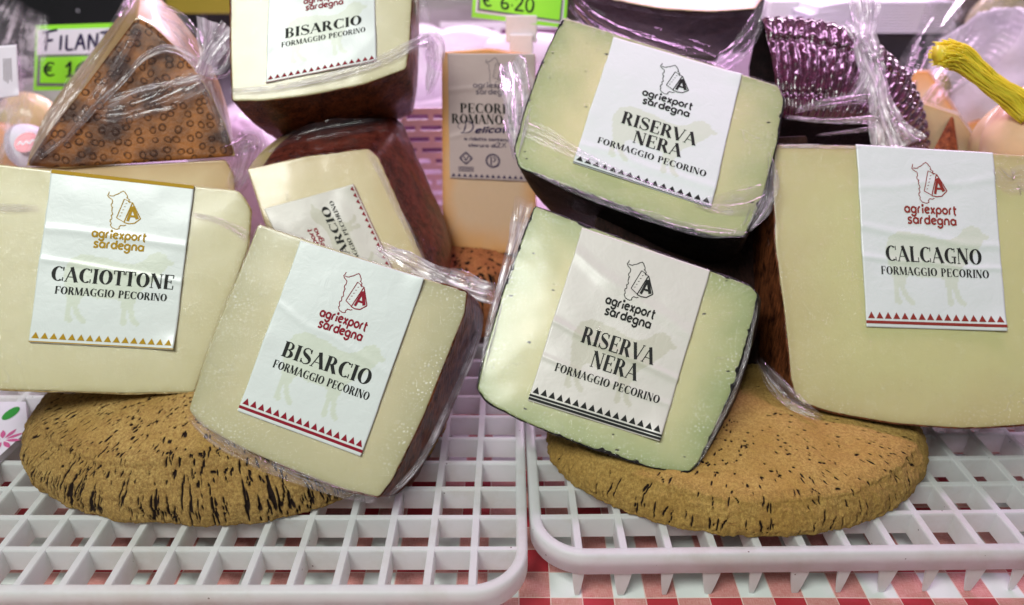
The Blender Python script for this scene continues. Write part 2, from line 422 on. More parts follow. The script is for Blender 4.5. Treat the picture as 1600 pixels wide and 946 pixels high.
def rounded(ch, k=0.19):
    A = lambda cx, cy, r, a0, a1: arc(cx, cy, r + k / 2, r + k / 2, a0, a1, k, k)
    r = .25; c = .27 + .07; s = []; w = .7
    bowl = A(c, .30, r, 0, 360)
    if ch == 'a': s = bowl + [seg(c + r, 0, c + r, .56, k)]; w = .72
    elif ch == 'g': s = bowl + [seg(c + r, -.02, c + r, .56, k)] + A(c, -.02, r, 200, 360); w = .72
    elif ch == 'r': s = [seg(.12, 0, .12, .36, k)] + A(.36, .34, .24, 90, 180) + []; w = .5
    elif ch == 'i': s = [seg(.14, 0, .14, .5, k)] + A(.14, .74, .045, 0, 360); w = .3
    elif ch == 'e': s = A(c, .30, r, 20, 320) + [seg(c - r, .27, c + r, .38, k * .8)]; w = .66
    elif ch == 'x': s = [seg(.1, 0, .5, .58, k), seg(.1, .58, .5, 0, k)]; w = .62
    elif ch == 'p': s = bowl + [seg(c - r, -.32, c - r, .4, k)]; w = .7
    elif ch == 'o': s = bowl; w = .7
    elif ch == 't': s = [seg(.18, .12, .18, .8, k), seg(.04, .55, .4, .55, k * .9)] + A(.34, .14, .16, 180, 270); w = .48
    elif ch == 's': s = spine([(.5, .5), (.3, .6), (.12, .48), (.2, .32), (.42, .27), (.5, .12), (.3, .0), (.08, .08)], k); w = .6
    elif ch == 'd': s = bowl + [seg(c + r, 0, c + r, .85, k)]; w = .72
    elif ch == 'n': s = [seg(.12, 0, .12, .34, k)] + A(.34, .34, .22, 0, 180) + [seg(.56, 0, .56, .34, k)]; w = .7
    elif ch == 'c': s = A(c, .30, r, 40, 320); w = .6
    elif ch == 'l': s = [seg(.14, 0, .14, .85, k)]; w = .3
    elif ch == 'u': s = [seg(.12, .26, .12, .58, k)] + A(.34, .24, .22, 180, 360) + [seg(.56, 0, .56, .58, k)]; w = .7
    elif ch == 'm': s = [seg(.12, 0, .12, .34, k)] + A(.28, .36, .15, 0, 180) + A(.58, .36, .15, 0, 180) + [seg(.43, 0, .43, .36, k), seg(.73, 0, .73, .36, k)]; w = .88
    elif ch == ' ': w = .35
    return s, w
def hand(ch, k=0.13):
    """felt-pen characters"""
    sp = lambda pts, n=14: spine(pts, [k * .8, k, k * 1.1, k * .8], n)
    D = {
     'F': ([[(.2, 0), (.22, .5), (.25, 1)], [(.0, .92), (.4, 1.0), (.75, 1.06)], [(.1, .48), (.35, .52), (.55, .55)]], .8),
     'I': ([[(.12, 0), (.14, .4), (.15, .78)]], .32), 'L': ([[(.1, .78), (.1, .3), (.1, .02), (.3, .02), (.45, .05)]], .52),
     'A': ([[(.02, 0), (.15, .4), (.28, .82)], [(.28, .82), (.4, .4), (.5, 0)], [(.12, .3), (.3, .33), (.45, .33)]], .62),
     'N': ([[(.06, 0), (.07, .4), (.08, .8)], [(.08, .8), (.3, .4), (.46, .04)], [(.46, .04), (.47, .4), (.5, .85)]], .62),
     'T': ([[(.25, 0), (.26, .4), (.27, .85)], [(.0, .85), (.3, .88), (.6, .9)]], .55),
     'E': ([[(.5, .85), (.1, .82), (.08, .4), (.1, .02), (.5, .02)], [(.08, .44), (.3, .45), (.42, .46)]], .6),
     '1': ([[(.0, .62), (.12, .78), (.24, .98)], [(.24, 1), (.22, .5), (.2, .02)], [(.02, .0), (.2, .02), (.42, .04)]], .5),
     '6': ([[(.5, .98), (.2, .8), (.04, .4), (.1, .04), (.4, .0), (.54, .24), (.4, .46), (.1, .36)]], .64),
     '2': ([[(.04, .74), (.14, .98), (.44, .98), (.5, .7), (.24, .3), (.02, .02)], [(.02, .02), (.3, .05), (.6, .04)]], .68),
     '0': ([[(.3, 1), (.06, .8), (.04, .3), (.2, .0), (.46, .1), (.54, .6), (.4, .96), (.26, 1)]], .66),
     '5': ([[(.55, .98), (.3, .98), (.14, .95)], [(.14, .95), (.1, .55), (.4, .58), (.52, .3), (.35, .02), (.06, .06)]], .64),
     '9': ([[(.5, .7), (.3, .98), (.06, .8), (.12, .52), (.4, .52), (.5, .8)], [(.5, .8), (.48, .4), (.3, .0)]], .6),
     '.': ([[(.06, .3), (.1, .32), (.14, .33)]], .28), '%': ([[(.0, 0), (.25, .5), (.5, 1)], [(.08, .9), (.2, .8), (.08, .7)], [(.4, .3), (.5, .2), (.4, .1)]], .6),
     '€': ([[(.56, .84), (.3, 1), (.1, .7), (.08, .3), (.3, .0), (.58, .14)], [(.0, .6), (.25, .62), (.45, .63)], [(.0, .4), (.2, .42), (.42, .43)]], .72),
     ' ': ([], .45)}
    st, w = D.get(ch, ([], .4)); s = []
    for q in st: s += sp(q, 16 if len(q) > 4 else 8)
    return s, w
def lay(text, font, x, y, h, width=None, centre=True, slant=0.0, rise=0.0):
    """lay text out; x is the centre (or left end), y the baseline (down positive); returns polygons in (u, v)"""
    items = []; cx = 0
    for ch in text:
        s, w = font(ch); items.append((s, cx)); cx += w
    sx = (width / cx) if width else h
    out = []
    x0 = x - cx * sx / 2 if centre else x
    for s, ox in items:
        for q in s:
            out.append([(x0 + (px + ox + slant * py) * sx, y - py * h - rise * (px + ox)) for px, py in q])
    return out

SARD = [(-.107, .12), (-.115, .15), (-.112, .165), (-.085, .175), (-.078, .20), (-.088, .215), (-.074, .24), (-.078, .262), (-.066, .285), (-.078, .30), (-.07, .325), (-.08, .34), (-.068, .36), (-.074, .378), (-.05, .40), (-.03, .405), (-.01, .395), (-.012, .38), (.0, .37), (.02, .372), (.035, .365)]
SARD_TOP = [(-.108, .150), (-.085, .152), (-.06, .138), (-.045, .13), (-.03, .115), (-.012, .105), (.0, .115), (.008, .125), (.02, .14), (.018, .155), (.035, .165), (.032, .18), (.042, .19)]
def emblem(cx=.52, dv=0.0):
    thin = []; dark = []
    def line(pts, w, dst):
        for a, b in zip(pts[:-1], pts[1:]): dst.append([tuple(x) for x in seg(a[0], a[1], b[0], b[1], w)])
    wig = random.Random(3)
    for L in (SARD, SARD_TOP):
        q = []
        for (a, b) in zip(L[:-1], L[1:]):
            for k in range(3):
                w = k / 3; q.append((a[0] * (1 - w) + b[0] * w + wig.uniform(-.004, .004), a[1] * (1 - w) + b[1] * w + wig.uniform(-.003, .003)))
        q.append(L[-1]); line([(cx + x, dv + y) for x, y in q], .006, thin)
    T = lambda L: [(cx + x, dv + y) for x, y in L]
    line(T([(.0, .165), (-.037, .315), (.022, .345)]), .006, thin); line(T([(.0, .165), (.055, .185)]), .005, thin)
    line(T([(.060, .185), (.018, .345), (.05, .352), (.09, .345), (.13, .305), (.060, .185)]), .008, dark)
    line(T([(.064, .222), (.042, .332)]), .019, dark); line(T([(.064, .215), (.108, .31)]), .024, dark); line(T([(.055, .292), (.09, .292)]), .016, dark)
    for k in range(5):
        x, y = -.02 + .008 * k, .30 - .025 * k; line(T([(x, y), (x + .012, y - .004)]), .004, thin)
    return thin, dark

# sheep silhouette, in label units
SHEEP = [(.20, .66), (.28, .615), (.45, .63), (.58, .665), (.66, .655), (.72, .62), (.75, .575), (.80, .55), (.85, .56), (.885, .60), (.93, .625), (.92, .645), (.885, .65), (.87, .69), (.83, .74), (.78, .80), (.72, .86), (.69, .93), (.68, 1.00), (.70, 1.08), (.74, 1.12), (.72, 1.135), (.68, 1.12), (.655, 1.06), (.645, .98), (.635, 1.05), (.645, 1.12), (.63, 1.14), (.60, 1.13), (.60, 1.05), (.59, .95), (.55, .94), (.42, .945), (.34, .92), (.31, .96), (.30, 1.02), (.33, 1.08), (.37, 1.12), (.36, 1.14), (.32, 1.13), (.28, 1.07), (.26, 1.0), (.255, 1.07), (.275, 1.12), (.26, 1.14), (.225, 1.13), (.22, 1.05), (.215, .95), (.19, .86), (.17, .76)]
def inpoly(x, y, poly):
    c = np.zeros(x.shape, bool); n = len(poly)
    for i in range(n):
        (x1, y1), (x2, y2) = poly[i], poly[(i + 1) % n]
        if y1 == y2: continue
        m = ((y1 > y) != (y2 > y)) & (x < (x2 - x1) * (y - y1) / (y2 - y1) + x1); c ^= m
    return c

def m_label(name, paper=srgb(214, 222, 219), sheep=srgb(201, 210, 190), coat=0.35):
    t = NT(name); c = t.coords(); a = t.attr('sheep')
    n = t.noise(c, 3.0, 4)
    col = t.mix(t.math('MULTIPLY', a.outputs['Fac'], 0.85), paper, sheep)
    col = t.mix(t.math('MULTIPLY', n.outputs[0], 0.10), col, tuple(x * .7 for x in paper))
    b = t.pbsdf(col, 0.42, Coat_Weight=coat, Coat_Roughness=0.2, Normal=t.bump(t.noise(c, 1.1, 4, .6, .6).outputs[0], 0.16, 0.002))
    return t.done(b)
M['label'] = m_label('label_paper')
M['label_grey'] = m_label('label_paper_soft', srgb(205, 204, 194), srgb(186, 186, 166))
M['label_rose'] = m_label('label_paper_rose', srgb(196, 176, 172), srgb(186, 162, 158))  # rosier and a little darker than the other label papers
for nm, c in (('ink_black', (0.016, 0.018, 0.016)), ('ink_red', srgb(140, 26, 44)), ('ink_brick', srgb(140, 52, 44)), ('ink_gold', srgb(176, 140, 32)), ('ink_violet', srgb(48, 38, 78)), ('ink_grey', srgb(120, 108, 116)), ('ink_dark', (0.02, 0.022, 0.02))):
    M[nm] = m_plain(nm, c, 0.6, 0.0, var=0.25, bscale=6, spec=.15)

class Label:
    H = 1.30
    def __init__(s, plane, quad, seed, h0=0.16, wr=0.04, cut=None, creases=()):
        s.pl = plane; s.q = [plane.at(*c) for c in quad]; s.seed = seed; s.h0 = h0; s.wr = wr; s.cr = creases
    def wrinkle(s, u, v):
        p = np.stack([u * 3.0, v * 3.0, np.full_like(u, s.seed * 7.3)], -1)
        h = s.wr * fbm(p, s.seed, 2)
        for (v0, sl, amp, wd) in s.cr:
            d = (v - v0 - sl * u) / wd + 0.8 * vnoise(np.stack([u * 4, v * 0, u * 0 + s.seed], -1))
            h = h + amp * np.exp(-d * d)
        cu, cv = (1.0, s.H) if s.seed % 2 else (1.0, 0.0)
        h = h + .16 * np.exp(-((u - cu) ** 2 + (v - cv) ** 2) / .010)
        h = h + .05 * np.exp(-((u - 0.0) ** 2 + (v - s.H * .5 - .04 * s.seed) ** 2) / .006)
        return h
    def pos(s, u, v, h=0.0):
        u = np.asarray(u, float); v = np.asarray(v, float); w = (v / s.H)[..., None]; uu = u[..., None]
        a, b, c, d = s.q
        p = (a * (1 - uu) + b * uu) * (1 - w) + (d * (1 - uu) + c * uu) * w
        return p + (s.h0 + s.wrinkle(u, v) + h)[..., None] * s.pl.n
    def sheet(s, mat, parent, nu=90, nv=118, sheep=True, name='label'):
        U, V = np.meshgrid(np.linspace(0, 1, nu), np.linspace(0, s.H, nv), indexing='ij')
        Vv = V.ravel(); Uu = U.ravel()
        # edges of the paper are never dead straight
        Uj = Uu + (np.abs(Uu - .5) > .499) * 0.004 * vnoise(np.stack([Vv * 9, Uu * 3, Vv * 0], -1))
        top = s.pos(Uj, Vv, 0.0)
        f = [q[::-1] for q in gridf(nu, nv)]
        sh = inpoly(Uu, Vv, SHEEP).astype(float) if sheep else np.zeros(len(Uu))
        # paper thickness: turn the rim down
        rim = [i * nv for i in range(nu)] + [(nu - 1) * nv + j for j in range(1, nv)] + [i * nv + nv - 1 for i in range(nu - 2, -1, -1)] + [j for j in range(nv - 2, 0, -1)]
        low = top[rim] - 0.07 * s.pl.n; n0 = len(top)
        v = np.vstack([top, low]); m = len(rim)
        f += [(rim[k], rim[(k + 1) % m], n0 + (k + 1) % m, n0 + k) for k in range(m)]
        return mk(name, v, f, mat, parent, attrs={'sheep': np.r_[sh, np.zeros(m)]})
    def ink(s, name, polys, mat, parent, lift=0.018):
        V = []; F = []
        cut = []
        for q in polys:
            q = [tuple(x) for x in q]
            if len(q) == 4:
                a, b, c, d = [np.array(x) for x in q]
                l1 = max(np.linalg.norm(b - a), np.linalg.norm(c - d)); l2 = max(np.linalg.norm(d - a), np.linalg.norm(c - b))
                if l2 > l1: a, b, c, d = b, c, d, a; l1 = l2
                m = max(1, int(math.ceil(l1 / .025)))
                for i in range(m):
                    f0, f1 = i / m, (i + 1) / m
                    cut.append([a + (b - a) * f0, a + (b - a) * f1, d + (c - d) * f1, d + (c - d) * f0])
            else: cut.append(q)
        for k, q in enumerate(cut):
            q = np.array(q); o = len(V)
            V += [(x, y, lift + 0.0022 * (k % 7)) for x, y in q]; F.append(tuple(range(o, o + len(q))))
        V = np.array(V); w = s.pos(V[:, 0], V[:, 1], V[:, 2])
        # face the print outwards
        F2 = []
        for f in F:
            a, b, c = w[f[0]], w[f[1]], w[f[2]]
            F2.append(f if np.dot(np.cross(b - a, c - a), s.pl.n) > 0 else f[::-1])
        return mk(name, w, F2, mat, parent, smooth=False)

def full_label(pl, quad, parent, seed, title, ink, lines=1, mat='label', top_band=False, bands=1, creases=(), h0=0.16, wr=0.035, paper='label'):
    L = Label(pl, quad, seed, h0, wr, creases=creases); H = L.H
    lab = L.sheet(M[paper], parent)
    if h0 > 0: pass
    th, dk = emblem(dv=0.0 if len(title) == 1 else .0)
    L.ink('emblem', th + dk, M[ink], lab)
    br = lay('agriexport', rounded, .52, .478, .078, .385) + lay('sardegna', rounded, .525, .556, .078, .36)
    L.ink('maker_lettering', br, M[ink], lab)
    if len(title) == 1:
        L.ink('title_lettering', lay(title[0][0], didone, .52, .832, .112, title[0][1]), M['ink_dark'], lab)
        L.ink('subtitle_lettering', lay('FORMAGGIO PECORINO', didone, .52, .928, .058, .78), M['ink_dark'], lab)
    else:
        L.ink('title_lettering', lay('RISERVA', didone, .52, .80, .118, .56) + lay('NERA', didone, .54, .945, .118, .36), M['ink_dark'], lab)
        L.ink('subtitle_lettering', lay('FORMAGGIO PECORINO', didone, .52, 1.05, .058, .80), M['ink_dark'], lab)
    tri = []; bnd = []; n = 16; vb = 1.24 if bands else 1.268
    for k in range(n):
        x0 = .01 + k * (.98 / n); w = .98 / n
        tri.append([(x0 + w * .08, vb), (x0 + w * .92, vb), (x0 + w * .5, vb - .047)])
    def band(v0, v1):
        for k in range(24): bnd.append([(k / 24, v0), ((k + 1) / 24, v0), ((k + 1) / 24, v1), (k / 24, v1)])
    if bands == 1: band(1.255, 1.276)
    if bands == 2: band(1.252, 1.268); band(1.274, 1.292)
    if bands == 0: band(1.288, 1.296)
    if top_band: band(0.0, .028)
    L.ink('border_triangles', tri, M[ink], lab)
    for i in range(0, len(bnd), 24): L.ink('border_band', bnd[i:i + 24], M[ink], lab)
    return L

# ------------------------------------------------------------------ a wrapped wedge of cheese
NRING = 300
def loft(pl, uv, B, L, taper, bulge, off=0.0, front=True, rnd=0.35, nside=9, cap_h=0.0, lift=0.0, noise=None, f0=0.0, seed=0):
    """rings of points: front cap (centre to rim), rounded edge, sides swept along B, back cap"""
    n = len(uv); c = uv.mean(0)
    t = np.roll(uv, -1, 0) - np.roll(uv, 1, 0); t /= np.maximum(1e-9, np.linalg.norm(t, axis=1))[:, None]
    area = 0.5 * np.sum(uv[:, 0] * np.roll(uv[:, 1], -1) - np.roll(uv[:, 0], -1) * uv[:, 1])
    nn = np.stack([t[:, 1], -t[:, 0]], 1) * (1 if area > 0 else -1)
    for _ in range(6): nn = (nn + np.roll(nn, 1, 0) + np.roll(nn, -1, 0)) / 3
    N3 = nn[:, :1] * pl.a + nn[:, 1:] * pl.b
    rings = []; edge = []
    if front:
        inner = uv - nn * rnd
        for s in (0.0, .12, .25, .38, .5, .6, .7, .78, .85, .9, .95, .985, 1.0):
            rings.append(pl.world(c + (inner - c) * s + nn * off * s, np.full(n, lift))); edge.append(s * .93)
        for k in (1, 2, 3, 4):
            a = k / 4 * math.pi / 2
            rings.append(pl.world(uv - nn * (rnd * (1 - math.sin(a))) + nn * off, np.full(n, lift - rnd * (1 - math.cos(a))))); edge.append(.93 + .07 * k / 4)
    base = pl.world(uv, np.full(n, 0.0)); cen = pl.world(c[None], np.zeros(1))[0]
    for k in range(nside + 1):
        f = f0 + (1 - f0) * k / nside
        if front and k == 0: continue
        p = base + B * (L * f) + (cen - base) * (taper * f) + N3 * (off + bulge * math.sin(math.pi * min(1, f)))
        if front: p = p - pl.n * 0.0
        rings.append(p); edge.append(1.0)
    last = rings[-1]; lc = last.mean(0)
    for s in (.6, .0): rings.append(lc + (last - lc) * s + B * 0.2 * (1 - s)); edge.append(1.0)
    R_ = np.array(rings)
    return R_.reshape(-1, 3), ringf(len(rings), n), np.repeat(edge, n), N3

def flipf(f): return [q[::-1] for q in f]
def wedge(name, label, cat, pl, outline, back, depth, paste, rind, group=None, taper=0.12, bulge=0.25, rad=14,
          cut=lambda x, y: False, film=True, seed=1, rnd=0.10, rough_rim=0.05, base=None, rind_label=None, filmmat='film'):
    """pl: plane of the cut face; outline in photo pixels projected onto that plane; back: pixel pair the body runs towards"""
    px = round_poly([(q[0], q[1], (q[2] if len(q) > 2 else rad) * (.55 if (q[2] if len(q) > 2 else rad) > 20 else .3)) for q in outline], rad, NRING)
    w = np.array([pl.at(*q) for q in px]); uv = pl.uv(w)
    (ax, ay), (bx, by) = back
    A = pl.at(ax, ay); B = unit(P(bx, by, float(np.dot(A - CAM, FWD)) + depth) - A)
    low = w[np.argmin(w[:, 2])] if base is None else np.array(base)
    root = empty(name, low, label, cat, group)
    v, f, e, N3 = loft(pl, uv, B, depth, taper, bulge, rnd=rnd)
    wob = 0.03 * fbm(v * 0.4, seed, 2)
    v2 = v + wob[:, None] * pl.n
    # orientation
    def orient(vv, ff):
        q = ff[len(px) * 3]; a, b, c = vv[q[0]], vv[q[1]], vv[q[2]]
        return ff if np.dot(np.cross(b - a, c - a), pl.n) > 0 else flipf(ff)
    o1 = mk('paste', v2, orient(v2, f), M[paste], root, attrs={'edge': e, 'uvw': np.c_[(v - pl.o) @ pl.a + 50 + seed, (v - pl.o) @ pl.b + 50, np.zeros(len(v))]})
    if rind:
        n = len(px); cm = np.array([bool(cut(x, y)) for x, y in px], float)
        for _ in range(3): cm = (cm + np.roll(cm, 1) + np.roll(cm, -1)) / 3
        t = np.roll(uv, -1, 0) - np.roll(uv, 1, 0); t /= np.linalg.norm(t, axis=1)[:, None]
        area = 0.5 * np.sum(uv[:, 0] * np.roll(uv[:, 1], -1) - np.roll(uv[:, 0], -1) * uv[:, 1])
        nn = np.stack([t[:, 1], -t[:, 0]], 1) * (1 if area > 0 else -1)
        for _ in range(6): nn = (nn + np.roll(nn, 1, 0) + np.roll(nn, -1, 0)) / 3
        N = nn[:, :1] * pl.a + nn[:, 1:] * pl.b
        s = np.linspace(0, 60, n, endpoint=False)
        j = rough_rim * (0.7 + 1.5 * fbm(np.stack([s * 1.6, s * 0, s * 0 + seed], -1), seed, 4, .7))
        off = 0.07 * (1 - cm) - 0.9 * cm
        bs = pl.world(uv, np.zeros(n)); cen = bs.mean(0)
        ctop = -rnd
        rings = []
        # rim wraps a little over the rounded edge of the paste
        lipz = -0.55 * rnd + j * 0.8
        lipin = -0.25 * rnd - j * .4
        rings.append(bs + N * (off - 0.10 - j * .8)[:, None] + pl.n * (-0.05 + j * .2)[:, None])
        rings.append(bs + N * (off + .0)[:, None] + pl.n * (-0.03 + j * .3)[:, None])
        rings.append(bs + N * (off + .0)[:, None] + pl.n * (-rnd * 0.95))
        ns = 16
        for k in range(1, ns + 1):
            fr = 0.03 + 0.97 * (k / ns)
            p = bs + B * (depth * fr) + (cen - bs) * (taper * fr) + N * (off + bulge * math.sin(math.pi * fr))[:, None]
            rings.append(p)
        lc = rings[-1].mean(0)
        for q in (.6, 0): rings.append(lc + (rings[len(rings) - 1] * 0 + rings[2 + ns] - lc) * q + B * (0.35))
        V = np.array(rings).reshape(-1, 3)
        V = V + 0.05 * fbm(V * 0.9, seed + 5, 4)[:, None] * np.tile(N, (len(rings), 1))
        F = ringf(len(rings), n)
        i0 = int(np.argmin(cm)); q = F[n * 6 + i0]; a, b, c = V[q[0]], V[q[1]], V[q[2]]
        if np.dot(np.cross(b - a, c - a), N[n * 0 + (q[0] % n)]) < 0: F = flipf(F)
        F = [f for f in F if max(cm[i % n] for i in f) < .5 or f[0] >= (ns + 3) * n]
        o2 = mk('rind', V, F, M[rind], root)
        if rind_label: o2['label'] = rind_label
    if film:
        v3, f3, e3, N3 = loft(pl, uv, B, depth * 1.01, taper, bulge, off=0.11, rnd=rnd + 0.05, lift=0.08)
        keep = len(px) * 18; v3 = v3[:keep]; e3 = e3[:keep]; f3 = [f for f in f3 if max(f) < keep]
        h = 0.05 * fbm(v3 * 0.55, seed + 11, 4)
        v3 = v3 + np.clip(h, -0.04, .1)[:, None] * pl.n + (0.05 * fbm(v3 * 0.8, seed + 21, 3))[:, None] * np.tile(N3, (len(v3) // n if rind else len(v3) // len(px), 1)) * (e3 > .94)[:, None]
        mk('film', v3, orient(v3, f3), M[filmmat], root)
    root['_'] = 0; del root['_']
    return root, B

# ------------------------------------------------------------------ strips, twists and knots of film
def strip(name, pts, widths, parent, mat='fold', amp=0.25, folds=3.0, nu=70, nv=16, seed=0, round_=0.0, towards=None, wild=1.0, fade=0.12, sag=0.0):
    """pts: (px, py, t). a bunched ribbon of film laid along them; widths in cm"""
    W = np.array([P(*q) for q in pts]); 
    c = resample(chaikin(W, 3, closed=False), nu, closed=False)
    ws = np.interp(np.linspace(0, 1, nu), np.linspace(0, 1, len(widths)), widths)
    tn = np.gradient(c, axis=0); tn /= np.linalg.norm(tn, axis=1)[:, None]
    to = (CAM - c); to /= np.linalg.norm(to, axis=1)[:, None]
    side = np.cross(tn, to); side /= np.linalg.norm(side, axis=1)[:, None]
    nor = np.cross(side, tn)
    U, V = np.meshgrid(np.linspace(0, 1, nu), np.linspace(-1, 1, nv), indexing='ij')
    ln = np.linalg.norm(np.diff(c, axis=0), axis=1).sum()
    wm = max(1.0, float(np.mean(ws)) / 1.6)
    q = np.stack([U * ln * 0.42 / wm, V * folds * .8, U * 0 + seed * 3.1], -1)
    n1 = fbm(q, seed, 2); n2 = fbm(q + 40, seed + 4, 2, .4)
    h = amp * (np.sin(V * folds * 2.2 + 3 * n1) * 0.5 + n2 * 0.8) + round_ * (1 - V ** 2) * ws[:, None]
    lat = V * ws[:, None] / 2 * (1 + 0.3 * wild * n2) + 0.25 * wild * amp * n1
    p = c[:, None] + side[:, None] * lat[..., None] + nor[:, None] * h[..., None]
    al = np.clip(np.minimum(1 - np.abs(V), 0.5) / 0.3, 0, 1) * 0.6 + 0.4
    end = np.clip(np.minimum(U, 1 - U) / max(1e-3, fade), 0, 1)
    a = np.stack([U * ln * 0.5, V * 1.0 + seed, al * end], -1).reshape(-1, 3)
    return mk(name, p.reshape(-1, 3), gridf(nu, nv), M[mat], parent, attrs={'uvw': a})
def lump(name, px, py, t, rx, ry, rz, mat, parent=None, seed=0, amp=0.25, freq=1.5, nu=60, nv=34, flat=0.0, rotz=0.0):
    """crumpled rounded mass: radii in cm; the noise is ridged so it shows creases"""
    A, Bq = np.meshgrid(np.linspace(0, 2 * math.pi, nu, endpoint=False), np.linspace(-math.pi / 2, math.pi / 2, nv), indexing='ij')
    d = np.stack([np.cos(A) * np.cos(Bq), np.sin(A) * np.cos(Bq), np.sin(Bq)], -1)
    r = 1 + amp * ridge(d * freq + seed * 5.7, seed, 2) * 0.5 + amp * .25 * fbm(d * freq * 2, seed + 9, 2, .35)
    v = d * r[..., None] * np.array([rx, ry, rz])
    if rotz:
        ca, sa = math.cos(rotz), math.sin(rotz); v = np.stack([v[..., 0] * ca - v[..., 1] * sa, v[..., 0] * sa + v[..., 1] * ca, v[..., 2]], -1)
    v = v + P(px, py, t)
    uvw = np.stack([A * 1.2, Bq * 1.5, A * 0 + 1], -1).reshape(-1, 3)
    return mk(name, v.reshape(-1, 3), gridf(nu, nv, True), M[mat], parent, attrs={'uvw': uvw})

# ------------------------------------------------------------------ more materials
def m_ring():
    t = NT('rind_ring_stamped'); a = t.attr('uvw').outputs['Vector']
    c = t.coords()
    w = t.n('VectorMath', {'operation': 'ADD'}, _0=a, _1=t.n('VectorMath', {'operation': 'SCALE'}, _0=t.noise(c, 0.5, 2).outputs['Color'], Scale=0.6))
    v = t.n('TexVoronoi', {'feature': 'F1', 'voronoi_dimensions': '2D'}, Vector=w, Scale=1.08, Randomness=0.62)
    d = t.math('ABSOLUTE', t.math('SUBTRACT', v.outputs['Distance'], 0.25))
    ring = t.ramp(d, [(0.03, 1), (0.085, 0)])
    n = t.noise(c, 0.35, 4); n2 = t.noise(c, 2.5, 5, 0.65)
    base = t.mix(t.ramp(n.outputs[0], [(0.35, 0), (0.6, 1)]).outputs[0], srgb(66, 38, 24), srgb(172, 108, 50))
    base = t.mix(t.math('MULTIPLY', n2.outputs[0], 0.4), base, srgb(70, 40, 28))
    k = t.math('MULTIPLY', ring.outputs[0], t.ramp(n2.outputs[0], [(0.3, 0.25), (0.6, 0.85)]).outputs[0])
    col = t.mix(k, base, srgb(46, 24, 18))
    h = t.math('SUBTRACT', t.math('MULTIPLY', n2.outputs[0], 0.5), t.math('MULTIPLY', ring.outputs[0], 0.5))
    return t.done(t.pbsdf(col, 0.4, Normal=t.bump(h, 0.6, 0.003), Coat_Weight=0.08, Coat_Roughness=0.15, Specular_IOR_Level=.25))
M['ring'] = m_ring()
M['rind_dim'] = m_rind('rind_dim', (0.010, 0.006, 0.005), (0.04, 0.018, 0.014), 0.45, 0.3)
def m_cork(name, c1, c2, c3):
    t = NT(name); c = t.coords(); a = t.attr('pit').outputs['Fac']
    n = t.noise(c, 0.35, 4, .6); n2 = t.noise(c, 5, 5, .7); n3 = t.noise(t.scale3(c, (2.5, 2.5, 1.0)), 2.6, 4, .7)
    col = t.mix(t.ramp(n.outputs[0], [(0.35, 0), (0.65, 1)]).outputs[0], c1, c2)
    col = t.mix(t.ramp(n2.outputs[0], [(0.42, 0), (0.62, 0.9)]).outputs[0], col, c3)
    col = t.mix(t.ramp(t.noise(c, 11, 3, .7).outputs[0], [(0.52, 0), (0.68, 0.55)]).outputs[0], col, tuple(x * .55 for x in c3))
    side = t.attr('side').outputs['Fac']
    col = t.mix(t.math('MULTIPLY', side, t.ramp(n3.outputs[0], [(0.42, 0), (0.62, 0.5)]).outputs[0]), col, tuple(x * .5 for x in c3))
    col = t.mix(t.ramp(a, [(0.15, 0), (0.5, 1)]).outputs[0], col, (0.016, 0.007, 0.005))
    h = t.math('ADD', t.math('MULTIPLY', n2.outputs[0], 0.6), t.noise(c, 16, 3, .6).outputs[0])
    b = t.pbsdf(col, 0.85, Normal=t.bump(h, 0.75, 0.002)); b.inputs['Specular IOR Level'].default_value = 0.25
    return t.done(b)
M['cork'] = m_cork('cork_ochre', srgb(206, 174, 106), srgb(188, 152, 84), srgb(160, 122, 70))
M['cork_gold'] = m_cork('cork_golden', srgb(206, 174, 100), srgb(190, 154, 80), srgb(170, 134, 70))
M['cork_red'] = m_cork('cork_reddish', srgb(196, 128, 78), srgb(176, 104, 62), srgb(150, 90, 54))
def m_tray():
    t = NT('milky_plastic'); c = t.coords(); n = t.noise(c, 0.6, 4)
    col = t.mix(n.outputs[0], srgb(248, 250, 249), srgb(236, 240, 240))
    col = t.mix(t.ramp(t.noise(c, 0.22, 5, .7).outputs[0], [(0.5, 0), (0.75, 0.35)]).outputs[0], col, srgb(206, 200, 180))
    dots = t.n('TexVoronoi', {'feature': 'F1'}, Vector=c, Scale=0.7)
    col = t.mix(t.math('MULTIPLY', t.math('LESS_THAN', dots.outputs['Distance'], 0.045), 0.8), col, srgb(90, 70, 50))
    b = t.pbsdf(col, 0.32, Normal=t.bump(t.noise(c, 2.5, 4).outputs[0], 0.12, 0.002)); b.inputs['Specular IOR Level'].default_value = 0.4
    tl = t.n('BsdfTranslucent', None, Color=col)
    tr = t.n('BsdfTransparent'); tr.inputs[0].default_value = (0.9, 0.9, 0.92, 1)
    m = t.n('MixShader', None, _0=0.45, _1=b, _2=tl)
    return t.done(t.n('MixShader', None, _0=0.07, _1=m, _2=tr))
M['tray'] = m_tray()
